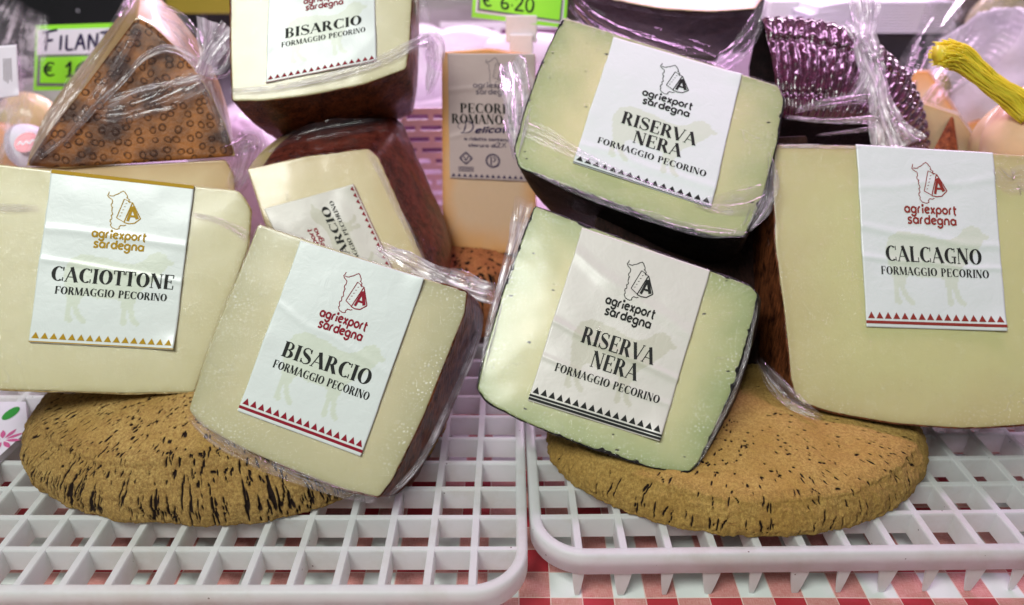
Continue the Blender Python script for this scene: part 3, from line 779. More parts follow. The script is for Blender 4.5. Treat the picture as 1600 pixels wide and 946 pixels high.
def m_gingham():
    t = NT('gingham_cotton'); c = t.coords()
    a = t.attr('uvw').outputs['Vector']; s = t.n('SeparateXYZ', None, Vector=a)
    w = 2.12
    def st(x, off):
        f = t.math('FRACT', t.math('DIVIDE', t.math('ADD', x, off), 2 * w)); return f, t.math('LESS_THAN', f, 0.5)
    fx, ax = st(s.outputs[0], 40 * w - 0.42); fy, ay = st(s.outputs[1], 40 * w - 36.25 + w * 18 - 1 * w * 0)
    both = t.math('MULTIPLY', ax, ay); one = t.math('MAXIMUM', ax, ay)
    wv = t.noise(t.scale3(c, (26, 2.2, 1)), 1, 3); wh = t.noise(t.scale3(c, (2.2, 26, 1)), 1, 3)
    weave = t.math('MULTIPLY', t.math('ADD', wv.outputs[0], wh.outputs[0]), 0.5)
    pink = t.mix(t.ramp(weave, [(0.4, 0), (0.6, 1)]).outputs[0], srgb(196, 118, 112), srgb(214, 158, 150))
    col = t.mix(one, srgb(222, 232, 228), pink)
    col = t.mix(both, col, srgb(178, 26, 44))
    def edge(f): # thin pale thread at the side of every stripe
        d = t.math('ABSOLUTE', t.math('SUBTRACT', t.math('FRACT', t.math('MULTIPLY', f, 2.0)), 0.0))
        return t.math('LESS_THAN', d, 0.035)
    ln = t.math('MAXIMUM', edge(fx), edge(fy))
    col = t.mix(t.math('MULTIPLY', ln, 0.65), col, srgb(236, 222, 210))
    col = t.mix(t.math('MULTIPLY', t.noise(c, 0.5, 4).outputs[0], 0.2), col, srgb(150, 120, 120))
    return t.done(t.pbsdf(col, 0.6, Normal=t.bump(weave, 0.25, 0.001)))
M['gingham'] = m_gingham()
M['white'] = m_plain('white_plastic', srgb(232, 228, 234), 0.4, 0.2, 0.1)
M['white_crumple'] = m_plain('white_paper_wrap', srgb(236, 230, 238), 0.5, 0.15, 0.5, 1.2, 0.1, trans=0.25)
M['grey'] = m_plain('grey_plastic', srgb(150, 148, 144), 0.4, 0.2)
M['black'] = m_plain('black_plastic', (0.012, 0.012, 0.013), 0.3, 0.4)
M['dark_wall'] = m_plain('dark_wall', srgb(66, 56, 52), 0.7, var=0.4, bscale=0.15)
M['brown_back'] = m_plain('brown_wood', srgb(120, 66, 50), 0.6, var=0.3, bscale=0.3)
M['yellow_card'] = m_plain('yellow_card', srgb(150, 138, 34), 0.5)
M['neon'] = m_plain('neon_green_card', srgb(150, 238, 30), 0.45, 0.3, var=0.04)
M['card_white'] = m_plain('white_card', srgb(232, 226, 240), 0.45, 0.2, var=0.04)
M['card_edge'] = m_plain('clear_card_edge', srgb(120, 116, 120), 0.25, 0.5)
M['shelf'] = m_plain('white_shelf', srgb(226, 214, 228), 0.35, 0.3, var=0.08, bscale=0.2)
M['slot_shade'] = m_plain('shaded_slot_back', srgb(120, 78, 112), 0.5)  # dark far side of the white baskets: shade behind the slots, as colour
M['tie'] = m_plain('yellow_net', srgb(252, 244, 84), 0.35, 0.3, 0.1, 4, 0.05, trans=0.45)
M['steel'] = m_plain('counter_steel', srgb(120, 118, 120), 0.35)
M['label_red'] = m_plain('red_print', srgb(206, 30, 84), 0.4, 0.3)
M['petal'] = m_plain('pink_print', srgb(206, 96, 150), 0.5)
M['leaf'] = m_plain('green_print', srgb(52, 150, 60), 0.5)

# ------------------------------------------------------------------ setting
b = MB(); b.box((-130, 5, -3.2), (130, 175, -0.12)); tag(b.build('counter', M['steel']), kind='structure')
b = MB(); b.box((-120, 76, -0.1), (120, 172, 9.0)); o = b.build('display_shelf', M['shelf'], bevel=0.3); tag(o, kind='structure')
b = MB(); b.box((-150, 172.2, -3), (150, 175, 75)); tag(b.build('back_wall', M['dark_wall']), kind='structure')
U, V = np.meshgrid(np.linspace(-70, 70, 180), np.linspace(14, 75, 110), indexing='ij')
pz = 0.05 * fbm(np.stack([U * .12, V * .12, U * 0], -1), 3, 3)
vv = np.stack([U, V, pz], -1).reshape(-1, 3)
o = mk('tablecloth', vv, gridf(180, 110), M['gingham'], attrs={'uvw': np.stack([U, V, U * 0], -1).reshape(-1, 3)})
tag(o, 'red and white gingham cloth spread under both white trays', 'tablecloth')

# ------------------------------------------------------------------ grid trays
def tray(label, x0, x1, y0, y1, ribs, bars, rot=0.0, pivot=(0, 0)):
    root = empty('plastic_tray', ((x0 + x1) / 2, (y0 + y1) / 2, 0), label, 'tray', 'white grid trays')
    ca, sa = math.cos(rot), math.sin(rot)
    def tf(p):
        x, y = p[0] - pivot[0], p[1] - pivot[1]; return (pivot[0] + x * ca - y * sa, pivot[1] + x * sa + y * ca, p[2])
    # rail: rounded rectangle swept with a lipped section
    rad = 3.6; loop = []
    for (cx, cy, a0) in ((x1 - rad, y0 + rad, -90), (x1 - rad, y1 - rad, 0), (x0 + rad, y1 - rad, 90), (x0 + rad, y0 + rad, 180)):
        for k in range(13):
            w = R(a0 + 90 * k / 12); loop.append((cx + rad * math.cos(w), cy + rad * math.sin(w), math.cos(w), math.sin(w)))
    sec = [(0.0, 2.4), (0.05, 2.36), (0.04, 3.8), (-0.03, 3.95), (-0.12, 4.0), (-0.55, 4.0), (-0.66, 3.95), (-0.72, 3.8), (-0.6, 2.3), (-0.5, 2.22)]
    V = []; n = len(loop)
    for (h, z) in sec:
        V += [tf((x + nx * h, y + ny * h, z)) for x, y, nx, ny in loop]
    F = ringf(len(sec), n); m = len(sec)
    F += [((m - 1) * n + i, (m - 1) * n + (i + 1) % n, (i + 1) % n, i) for i in range(n)]
    mk('rail', V, F, M['tray'], root)
    def span(x):      # y range inside the rail at x
        d = max(0, rad - min(x - x0, x1 - x)); c = rad - math.sqrt(max(0, rad * rad - d * d)); return y0 + c, y1 - c
    def bar(name, p, q, w, z0, z1, wb):
        p, q = np.array(p), np.array(q); d = unit(q - p); s = np.array([-d[1], d[0]])
        prof = [(-wb / 2, z0), (wb / 2, z0), (w / 2 - .02, z1 - .1), (w / 2 - .07, z1), (-w / 2 + .07, z1), (-w / 2 + .02, z1 - .1)]
        V = [tf((*(e + s * h), z)) for e in (p, q) for h, z in prof]; k = len(prof)
        F = [(i, (i + 1) % k, k + (i + 1) % k, k + i) for i in range(k)] + [tuple(range(k))[::-1], tuple(range(k, 2 * k))]
        return mk(name, V, F, M['tray'], root, smooth=False)
    for x in ribs:
        a, c = span(x); bar('rib', (x, a + .3), (x, c - .3), 0.56, 2.15, 3.97, 0.44)
    for y in bars:
        d = max(0, rad - min(y - y0, y1 - y)); c = rad - math.sqrt(max(0, rad * rad - d * d))
        bar('crossbar', (x0 + c + .3, y), (x1 - c - .3, y), 0.46, 2.18, 3.94, 0.36)
    for i, x in enumerate(list(ribs)):                       # little feet under the front rail
        if x - x0 < rad * .6 or x1 - x < rad * .6: pass
        a, c = span(x); w = 0.62 if i % 2 else 0.42
        V = []
        for z, k in ((2.35, 1.0), (1.0, .66), (.12, .36), (0.03, .28)):
            V += [tf((x + sx * w * k, a + .28 + sy * .13 * k, z)) for sx, sy in ((-1, -1), (1, -1), (1, 1), (-1, 1))]
        mk('foot', V, ringf(4, 4) + [(0, 1, 2, 3), (15, 14, 13, 12)], M['tray'], root, smooth=False)
    return root
tray('white plastic grid tray on the left, under the darker cork slab', -52, 0.98, 31.15, 66, [-2.45 - 2.8 * k for k in range(17)], [31.9 + 2.83 * k for k in range(1, 12)])
tray('white plastic grid tray on the right, its front feet showing on the gingham', 1.35, 54, 34.0, 68, [4.35 + 2.93 * k for k in range(17)], [34.75 + 2.83 * k for k in range(1, 12)], R(0.9), (1.35, 34))

# ------------------------------------------------------------------ cork slabs
def cork(label, cx, cy, rx, ry, rim, crest, mat, seed, ncracks, npits, z0=4.02, slant=.1, power=2.0, pit=1.0):
    NA, NR = 1100, 150
    A = np.linspace(0, 2 * math.pi, NA, endpoint=False)
    out = 1 + 0.025 * fbm(np.stack([np.cos(A) * 1.6, np.sin(A) * 1.6, A * 0 + seed], -1), seed, 4) + 0.006 * fbm(np.stack([np.cos(A) * 14, np.sin(A) * 14, A * 0 + seed], -1), seed + 3, 3)
    # profile: bottom centre -> rim foot -> up the side -> over the top
    prof = [(0, 0), (.5, 0), (.93, 0), (.975, .03)]
    for k in range(34):
        w = k / 33; prof.append((1 - .012 * (1 - math.sin(math.pi * min(1, w + .05))) - slant * w ** 2, .05 + .77 * w))
    for k in range(1, 16):
        w = k / 15 * math.pi / 2; prof.append((.988 - slant - .17 * (1 - math.cos(w)), .82 + .18 * math.sin(w)))
    for k in range(1, 62):
        w = k / 61; prof.append(((.818 - slant) * (1 - w), 1.0))
    prof = np.array(prof); r = prof[:, 0]; hz = prof[:, 1]
    dome = (crest - rim) * np.clip(1 - (r / (.9 - slant)) ** 2, 0, 1)
    top = (hz >= 1.0)
    RR = r[:, None] * out[None]; X = RR * np.cos(A) * rx; Y = RR * np.sin(A) * ry
    rimv = rim * (1 + 0.14 * fbm(np.stack([np.cos(A) * 1.3, np.sin(A) * 1.3, A * 0 + seed + 9], -1), seed, 3))
    blend = np.clip(r / .85, 0, 1)[:, None] ** 2; rimv = rimv[None] * blend + rim * (1 - blend)
    Z = hz[:, None] * rimv + dome[:, None] * (hz[:, None] > .5)
    p = np.stack([X + cx, Y + cy, Z + z0], -1)
    h = 0.16 * fbm(p * .35, seed + 1, 4) + 0.07 * ridge(p * 1.4, seed + 2, 3) * np.clip(1.2 - top, .15, 1)[:, None] + 0.03 * fbm(p * 5, seed + 7, 3)
    pitv = np.zeros(p.shape[:2]); arcl = A[None] * 0.5 * (rx + ry)
    rg = np.random.default_rng(seed)
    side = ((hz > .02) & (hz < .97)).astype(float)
    # dark lenticels on the top
    tx = X / 1.0; ty = Y / 1.0; tm = (hz[:, None] > .6) & (Y < ry * .35)
    idx = np.argwhere(tm); fx = X[tm]; fy = Y[tm]; acc = np.zeros(len(fx))
    for _ in range(npits):
        a = rg.uniform(-math.pi, 0.35 * math.pi) if rg.random() < .9 else rg.uniform(-math.pi, math.pi)
        q = .95 * math.sqrt(rg.uniform(.04, 1)); x, y = q * math.cos(a) * rx, q * math.sin(a) * ry
        if y > ry * .3: continue
        L = rg.uniform(.08, .24) * pit * (1.3 if q > .8 else 1); w = rg.uniform(.045, .085) * pit; th = rg.normal(math.atan2(y, x) if q > .75 else .25, .5)
        dx, dy = fx - x, fy - y; near = (np.abs(dx) < .6) & (np.abs(dy) < .6)
        u = dx[near] * math.cos(th) + dy[near] * math.sin(th); v = -dx[near] * math.sin(th) + dy[near] * math.cos(th)
        g = np.exp(-np.clip((u / L) ** 2 + (v / w) ** 2, 0, 30) ** 1.5); acc[near] = np.maximum(acc[near], g)
    pitv[tm] = acc
    # upright cracks in the side
    zz = hz[:, None] * np.ones(NA)
    for _ in range(ncracks):
        a = rg.uniform(math.pi * 1.0, 2 * math.pi); w = rg.uniform(.025, .062) * (1.7 if rg.random() < .12 else 1); za = rg.uniform(0, .30); zb = za + rg.uniform(.16, .55); ln = rg.normal(0, .35)
        s = (np.angle(np.exp(1j * (A - a)))) * rx
        ss = s[None] - ln * (zz - za) - .10 * vnoise(np.stack([zz * 9, zz * 0 + a * 9, zz * 0], -1))
        g = np.exp(-np.clip((ss / w) ** 2, 0, 30)) * np.clip((zz - za) * 9, 0, 1) * np.clip((zb - zz) * 9, 0, 1) * (zz > .01) * (zz <= .999)
        pitv = np.maximum(pitv, g)
    c3 = np.array([cx, cy, z0 + rim * .3]); d = p - c3; d[..., 2] *= np.where(top, 4.0, 0.6)[:, None]; d /= np.maximum(1e-6, np.linalg.norm(d, axis=-1))[..., None]
    disp = np.where(hz[:, None] > .02, h - 0.28 * pitv, h * 0)
    p = p + d * disp[..., None]
    o = mk('cork_slab', p.reshape(-1, 3), [q[::-1] for q in ringf(len(prof), NA)], M[mat], attrs={'pit': np.clip(pitv * 1.25, 0, 1).ravel(), 'side': np.repeat(side, NA)})
    me = o.data; q = me.polygons[len(prof) // 2 * NA]
    tag(o, label, 'cork slab', 'cork bark slabs under the cheeses'); return o
cork('rough ochre cork bark slab in the left tray, deeply cracked along its front edge', -21.6, 48.2, 16.6, 11.9, 4.4, 6.3, 'cork', 11, 330, 1700, slant=.13, pit=.72)
cork('smooth golden cork bark slab in the right tray, finely pitted on top', 16.9, 45.1, 14.4, 9.6, 3.2, 4.1, 'cork_gold', 23, 60, 520, slant=.07, pit=.72)
cork('small reddish cork slab behind the leaning wedge, under the upright pale block', -5.2, 67.5, 7.4, 7.0, 6.0, 7.4, 'cork_red', 31, 10, 300, z0=4.1, pit=1.2)
def dbg(n, pl, pts): print('PL', n, [(p, round(pl.t(*p), 1), [round(float(x), 1) for x in pl.at(*p)]) for p in pts])

# ------------------------------------------------------------------ front row of wedges
KIND = 'wrapped cheese wedges with printed labels'
pl = Plane(150, 612, 51.8, 30, 14); PC = pl
cac, _ = wedge('cheese_wedge', 'pale wedge with the gold printed CACIOTTONE label, front left', 'cheese', pl,
    [(-90, 250, 10), (0, 257, 10), (200, 280, 20), (376, 298, 22), (392, 330, 14), (388, 385, 20), (352, 490, 30), (303, 613, 14), (200, 615, 20), (-90, 606, 10)],
    ((200, 290), (216, 306)), 5.5, 'paste_warm', 'rind_cream', KIND, rough_rim=0.03, seed=2, cut=lambda x, y: y < 400 and x < 370)
LC = full_label(pl, [(82, 266), (304, 291), (272, 547), (46, 535)], cac, 1, [('CACIOTTONE', .86)], 'ink_gold', top_band=True, bands=0, creases=((.42, .05, .05, .03), (.66, .1, .04, .02)))
strip('film_band', [(-60, 322, pl.t(-60, 322) - .25), (60, 326, pl.t(60, 326) - .25)], [.7, .5], cac, 'fold_soft', amp=.06, seed=4, fade=.2)
strip('film_band', [(300, 335, pl.t(300, 335) - .25), (345, 345, pl.t(345, 345) - .3), (388, 372, pl.t(388, 372) - .35)], [.3, .5, .8], cac, 'fold_soft', amp=.08, seed=5)

pl = Plane(470, 735, 48.3, 32, 7); PB = pl
bis, _ = wedge('cheese_wedge', 'pale wedge with the red printed BISARCIO label, leaning over the left tray in front', 'cheese', pl,
    [(404, 350, 12), (560, 402, 20), (730, 456, 10), (726, 490, 20), (660, 655, 30), (612, 752, 20), (592, 777, 12), (545, 768, 30), (470, 740, 40), (380, 702, 40), (312, 664, 30), (295, 640, 14), (330, 530, 30), (378, 415, 30)],
    ((729, 458), (764, 492)), 8.5, 'paste_pale', 'rind_brown', KIND, rough_rim=0.06, seed=5, cut=lambda x, y: x < 420 or y < 440, taper=.05, bulge=.3)
full_label(pl, [(471, 377), (663, 436), (564, 713), (372, 642)], bis, 2, [('BISARCIO', .72)], 'ink_red', creases=((.5, .2, .03, .03),))
PBt = lambda x, y, d=.3: (x, y, pl.t(x, y) - d)
strip('film_seam', [PBt(296, 648), PBt(330, 685), PBt(400, 722), PBt(500, 762), PBt(590, 782)], [.5, .8, .9, .8, .5], bis, 'fold_soft', amp=.10, folds=4, seed=7, nu=120, fade=.05)
strip('film_seam', [(602, 780, 48.4), (655, 730, 49.5), (700, 640, 51.6), (735, 560, 53.4), (752, 500, 55)], [.3, .5, .55, .6, .5], bis, 'fold', amp=.10, folds=4, seed=8, nu=120, wild=.8)
strip('film_gather', [(590, 384, 57.3), (640, 410, 56.8), (690, 434, 56.3), (735, 452, 55.8), (780, 462, 55.5)], [.9, 1.5, 1.6, 1.8, 1.8], bis, 'fold_thick', amp=.38, folds=6, seed=9, nu=120, nv=30, wild=1.3)

pl = Plane(1075, 735, 49.4, 40, -5); PR = pl; dbg('riserva low', pl, [(1010, 385), (835, 325), (1180, 450), (747, 612)])
ris, _ = wedge('cheese_wedge', 'green tinged wedge with creased black printed RISERVA NERA label, lower of the two', 'cheese', pl,
    [(836, 322, 12), (1000, 384, 20), (1172, 446, 16), (1184, 460, 10), (1176, 500, 20), (1146, 605, 30), (1092, 722, 20), (1076, 738, 10), (1020, 732, 30), (930, 702, 40), (830, 664, 40), (762, 630, 30), (746, 608, 14), (756, 560, 30), (788, 450, 30)],
    ((1150, 600), (1166, 612)), 8, 'paste_green', 'rind_black', KIND, rough_rim=0.10, seed=8, taper=.06)
full_label(pl, [(910, 357), (1109, 424), (1030, 690), (825, 626)], ris, 3, ['RISERVA', 'NERA'], 'ink_black', bands=2, paper='label_grey', wr=.05, creases=((.72, .12, .09, .025), (.98, .05, .05, .02), (.2, .3, .07, .05)))
q = lambda x, y, d=.3: (x, y, pl.t(x, y) - d)
strip('film_gather', [q(824, 312, -.3), q(800, 400, 0), q(778, 470, 0), q(757, 560, 0), q(750, 600, 0)], [2.0, 1.0, .8, .7, .3], ris, 'fold_thick', amp=.25, folds=3, seed=12, wild=.8)
strip('film_seam', [q(1182, 470, 0), q(1166, 560, 0), q(1120, 668, 0), q(1084, 735, 0)], [.3, .6, .5, .3], ris, 'fold_soft', amp=.12, seed=13)

tl = pl.t(985, 380)
pl = Plane(985, 345, tl + 1.3, 44, -4); PU = pl; dbg('riserva up', pl, [(875, 30), (1222, 140), (806, 262), (1150, 372)])
riu, _ = wedge('cheese_wedge', 'green tinged wedge with smooth black printed RISERVA NERA label, lying on its twin', 'cheese', pl,
    [(880, 27, 12), (1040, 78, 20), (1216, 134, 14), (1225, 155, 12), (1214, 225, 20), (1188, 318, 20), (1163, 369, 12), (1120, 370, 20), (1050, 352, 40), (960, 318, 40), (870, 285, 40), (812, 262, 20), (804, 235, 20), (818, 180, 30), (846, 100, 30)],
    ((985, 330), (994, 408)), 8, 'paste_green', 'rind_black', KIND, rough_rim=0.10, seed=11, taper=.13, bulge=.3, cut=lambda x, y: y < 140 and x > 885)
full_label(pl, [(959, 60), (1158, 119), (1110, 326), (895, 256)], riu, 4, ['RISERVA', 'NERA'], 'ink_black', bands=0, creases=((1.1, .02, .06, .04),))
q = lambda x, y, d=.3: (x, y, PU.t(x, y) - d)
strip('film_band', [q(808, 192), q(860, 218), q(900, 240), q(960, 270), q(1050, 300), q(1130, 330)], [1.3, 1.2, .8, .4, .25, .3], riu, 'fold_soft', amp=.08, folds=4, seed=15, nu=120, fade=.1)
strip('film_band', [q(1085, 318), q(1130, 322), q(1165, 318), q(1196, 305)], [.6, 1.4, 2.0, 2.2], riu, 'fold_soft', amp=.12, folds=5, seed=16)
strip('film_band', [q(830, 268, .25), q(900, 300, .25), q(1000, 335, .25), q(1090, 362, .25), q(1168, 366, .25)], [.3, .5, .7, .8, .6], riu, 'fold_soft', amp=.06, folds=4, seed=18, nu=110, fade=.04)
strip('film_gather', [q(1200, 235, 0), q(1206, 290, 0), q(1188, 330, 0), q(1168, 360, 0)], [.4, 1.2, 1.6, .8], riu, 'fold', amp=.2, seed=17, wild=1.2)
strip('film_gather', [q(798, 92, -1), q(812, 130, -.6), q(806, 175, -.3), q(808, 215, 0), q(806, 250, 0)], [1.9, 2.2, 2.4, 1.5, .4], riu, 'fold_thick', amp=.35, folds=3, seed=19, wild=1.3, fade=.04)

pl = Plane(1400, 662, 52.6, 34, -12); dbg('calcagno', pl, [(1230, 224), (1600, 243)]); PK = pl
cal, _ = wedge('cheese_wedge', 'big yellow green wedge with the brick red CALCAGNO label, at right', 'cheese', pl,
    [(1210, 226, 10), (1400, 229, 20), (1600, 243, 20), (1700, 250, 10), (1700, 655, 10), (1600, 664, 30), (1510, 670, 40), (1400, 662, 40), (1300, 645, 40), (1246, 628, 24), (1236, 590, 20), (1226, 490, 30), (1212, 390, 30), (1208, 300, 20)],
    ((1226, 480), (1174, 470)), 9, 'paste_lime', 'rind_brown', KIND, rough_rim=0.05, seed=14, taper=0.0, bulge=.5, cut=lambda x, y: y < 260)
full_label(pl, [(1337, 227), (1550, 240), (1571, 518), (1353, 511)], cal, 5, [('CALCAGNO', .70)], 'ink_brick', creases=((.58, .12, .05, .03), (.80, .06, .05, .02), (.3, -.1, .03, .03)))
q = lambda x, y, d=.3: (x, y, PK.t(x, y) - d)
strip('film_gather', [(1182, 560, 56), (1215, 610, 54.5), (1260, 640, 53.2), (1285, 655, 52.6)], [.8, 1.4, 1.3, .5], cal, 'fold_soft', amp=.2, seed=21, wild=1.2)
strip('film_band', [q(1556, 262), q(1575, 290), q(1600, 280), q(1640, 300)], [.6, 1.6, 2.4, 2.0], cal, 'fold_soft', amp=.1, folds=6, seed=22)
strip('film_band', [q(1212, 229, .2), q(1270, 229, .2), q(1345, 231, .2)], [.25, .35, .2], cal, 'fold', amp=.03, folds=3, seed=23)

# ------------------------------------------------------------------ second row
pl = Plane(500, 158, 60, 27, 7)
bt, _ = wedge('cheese_wedge', 'pale BISARCIO wedge with dark rind below, on top of the stack at upper left', 'cheese', pl,
    [(362, -130, 10), (640, -150, 10), (644, 0, 14), (640, 70, 14), (634, 108, 14), (570, 132, 30), (480, 150, 40), (410, 158, 30), (363, 158, 12), (360, 60, 14)],
    ((500, 150), (540, 226)), 9, 'paste_warm', 'rind_brown', KIND, rough_rim=0.05, seed=17, taper=.10, bulge=.3)
full_label(pl, [(422, -48), (584, -74), (588, 97), (416, 131)], bt, 6, [('BISARCIO', .72)], 'ink_red', bands=0)
q = lambda x, y, d=.35: (x, y, pl.t(x, y) - d)
strip('film_band', [q(355, 142), q(430, 138), q(520, 120), q(590, 98), q(640, 72), q(660, 64, 0)], [.4, .4, .5, .7, .9, .8], bt, 'fold', amp=.08, folds=4, seed=25, nu=120, fade=.03)
strip('film_gather', [(650, 68, 60), (672, 60, 61), (683, 74, 62), (680, 110, 63), (668, 150, 64)], [.8, 1.6, 1.5, 1.2, .4], bt, 'fold_thick', amp=.3, folds=3, seed=26, wild=1.2)
strip('film_gather', [(650, -30, 60.5), (662, 30, 61), (676, 90, 62), (676, 150, 63)], [.9, 1.2, .8, .3], bt, 'fold_soft', amp=.2, folds=4, seed=27)

pl = Plane(520, 330, 60.5, 30, 10); q = lambda x, y, d=.35: (x, y, pl.t(x, y) - d)
br, _ = wedge('cheese_wedge', 'dark red rinded wedge with its BISARCIO label turned sideways, behind the front one', 'cheese', pl,
    [(386, 264, 8), (480, 244, 20), (575, 232, 12), (592, 246, 14), (622, 315, 20), (668, 420, 14), (680, 470, 10), (480, 520, 10), (430, 400, 20)],
    ((592, 246), (634, 186)), 9, 'paste_dim', 'rind_red', KIND, rough_rim=0.05, seed=20, taper=.0, bulge=.4, cut=lambda x, y: x < 470 and y > 260)
full_label(pl, [(485, 480), (413, 327), (553, 289), (626, 446)], br, 7, [('BISARCIO', .72)], 'ink_red', bands=0, paper='label_grey', wr=.05)
strip('film_seam', [q(576, 236), q(608, 300), q(640, 365), q(668, 425)], [.5, .5, .6, .7], br, 'fold_soft', amp=.06, seed=28)
strip('film_top', [(388, 262, 61.5), (440, 236, 62.5), (500, 214, 63), (570, 205, 63.5), (610, 195, 64)], [.4, 1.8, 2.6, 2.4, 1.2], br, 'fold_dark', amp=.3, folds=5, seed=29, nv=24)

pl = Plane(760, 380, 72, 8, 0); q = lambda x, y, d=.35: (x, y, pl.t(x, y) - d)
rm, _ = wedge('cheese_block', 'upright pale block with a long PECORINO ROMANO label, standing behind on reddish cork', 'cheese', pl,
    [(690, 82, 8), (760, 77, 10), (835, 88, 8), (838, 396, 8), (760, 396, 10), (692, 388, 8)], ((760, 100), (770, 96)), 8, 'paste_rose', None, None, film=True, seed=23, taper=0, bulge=.05, filmmat='film_clear')
L = Label(pl, [(700, 84), (836, 84), (838, 284), (703, 278)], 8, .15, .05, creases=((.4, -.1, .05, .03), (.95, -.3, .05, .03)))
L.H = 1.45; lab = L.sheet(M['label_rose'], rm, sheep=False)
th, dk = emblem(.55, -.06); L.ink('emblem', th + dk, M['ink_grey'], lab)
L.ink('maker_lettering', lay('agriexport', rounded, .52, .375, .07, .48) + lay('sardegna', rounded, .52, .45, .07, .42), M['ink_grey'], lab)
L.ink('title_lettering', lay('PECORINO', didone, .13, .665, .11, .74, centre=False) + lay('ROMANO DOP', didone, .03, .79, .11, .93, centre=False), M['ink_black'], lab)
L.ink('script_lettering', [[(x * .14 + .15, .905 - y * .13) for x, y in q] for q in spine([(.35, .95), (.2, .3), (.1, .05), (-.2, .1), (.1, .0), (.8, .2), (1.0, .8), (.5, 1.15), (-.2, 1.0), (-.4, .5), (-.1, .4)], [.05, .14, .06, .04, .1, .12, .12, .06, .05, .05, .04], 50)] + lay('elicato', rounded, .29, .90, .09, .45, False, slant=.3, rise=.006), M['ink_violet'], lab)
L.ink('note_lettering', lay('a ridotto contenuto di', rounded, .50, .985, .045, .66) + lay('cloruro di', rounded, .38, 1.06, .045, .32) + lay('2%', hand, .60, 1.06, .06, .12), M['ink_violet'], lab)
sy = []
for (cx, cy, r) in ((.19, 1.2, .075), (.50, 1.22, .085)):
    if cx < .3: sy += [seg(cx, cy - r, cx + r, cy, .012), seg(cx + r, cy, cx, cy + r, .012), seg(cx, cy + r, cx - r, cy, .012), seg(cx - r, cy, cx, cy - r, .012), seg(cx - .03, cy - .03, cx, cy + .03, .012), seg(cx, cy + .03, cx + .03, cy - .03, .012)] + arc(cx, cy, r * .75, r * .75, 0, 360, .009, .009, 18)
    else: sy += arc(cx, cy, r, r, 0, 360, .012, .012) + arc(cx, cy, r * .8, r * .8, 0, 360, .007, .007) + [seg(cx - .02, cy - .045, cx - .02, cy + .05, .014)] + arc(cx, cy - .015, .035, .03, -90, 90, .012, .012, 10)
for k in range(3): sy += [seg(.10, 1.31 + .022 * k, .28, 1.31 + .022 * k, .010), seg(.82, 1.30 + .022 * k, .97, 1.30 + .022 * k, .010)]
for k in range(15): sy.append([(.02 + k * .065, 1.425), (.07 + k * .065, 1.425), (.045 + k * .065, 1.385)])
L.ink('small_print', [[tuple(p) for p in s] for s in sy], M['ink_violet'], lab)

# under-slab and the ring-stamped wedge
pl = Plane(260, 300, 61, 22, 12)
wedge('cheese_slab', 'plain tan cheese lying under the ring stamped wedge, behind the gold label', 'cheese', pl,
    [(30, 262, 8), (200, 258, 10), (352, 250, 16), (366, 275, 12), (372, 430, 8), (30, 430, 8)], ((260, 262), (280, 262)), 9, 'paste_tan', None, film=True, seed=26, taper=.02, bulge=.1, filmmat='film_clear')
pl = Plane(205, 256, 60, 22, 12); q = lambda x, y, d=.4: (x, y, pl.t(x, y) - d)
OUT = [(213, 26, 8), (238, 38, 14), (280, 78, 30), (322, 132, 30), (352, 195, 20), (368, 244, 8), (290, 250, 20), (180, 257, 20), (100, 263, 20), (40, 259, 8), (70, 214, 20), (140, 125, 30)]
rw, Brw = wedge('ring_stamped_wedge', 'triangular wedge with brown rind stamped with rings, loosely wrapped in film, upper left', 'cheese', pl,
    OUT, ((213, 28), (222, -38)), 9, 'paste_tan', None, film=False, seed=29, taper=.02, bulge=.1)
px = round_poly(OUT, 10, NRING); w = np.array([pl.at(*c) for c in px]); uv = pl.uv(w); c0 = uv.mean(0)
vs_, us_ = [], []
for s in (0, .2, .4, .6, .8, .92, .985, 1.0):
    r = c0 + (uv - c0) * s * .995; vs_.append(pl.world(r, np.full(NRING, .06 - (.1 if s == 1.0 else 0)))); us_.append(np.c_[r, np.zeros(NRING)])
mk('rind', np.array(vs_).reshape(-1, 3), flipf(ringf(8, NRING)) , M['ring'], rw, attrs={'uvw': np.array(us_).reshape(-1, 3)})
strip('film_wrap', [q(222, -20, -5), q(190, 40, -2), q(130, 120, -.5), q(75, 195), q(40, 255)], [1.4, 1.6, 1.4, 1.2, .8], rw, 'fold_soft', amp=.2, folds=3, seed=31, nu=130, nv=24, fade=.03)
strip('film_wrap', [q(215, 45), q(180, 110), q(142, 165), q(98, 215), q(45, 256)], [.4, .8, .9, .8, .6], rw, 'fold_soft', amp=.2, folds=4, seed=32, nu=130, nv=24)
strip('film_wrap', [q(322, 108), q(270, 72, .5), q(225, 85, .6), q(190, 130, .5), q(150, 165, .4), q(95, 230)], [1.0, .7, .4, .5, .5, .4], rw, 'fold', amp=.16, folds=3, seed=33, nu=130)
strip('film_wrap', [q(325, 115, .6), q(280, 140, .7), q(230, 158, .8), q(190, 172, .6), q(150, 178, .5)], [1.6, 2.4, 2.2, 1.8, 1.0], rw, 'fold_soft', amp=.14, folds=5, seed=34, nu=130, nv=24)
strip('film_wrap', [q(324, 118, .8), q(285, 128, .9), q(230, 135, .9), q(165, 158, .7)], [.5, .5, .45, .8], rw, 'fold', amp=.10, folds=3, seed=35, nu=120)
strip('film_wrap', [q(320, 120, .8), q(336, 160, .6), q(350, 200, .4), q(356, 232)], [1.2, 1.1, 1.0, .5], rw, 'fold_soft', amp=.2, folds=4, seed=36, nu=100)
strip('film_wrap', [q(240, 20, -3), q(275, 38, -2), q(300, 70, -1), q(325, 110, 0)], [2.2, 2.6, 2.4, 1.6], rw, 'fold_soft', amp=.25, folds=5, seed=37, nu=100, nv=24)
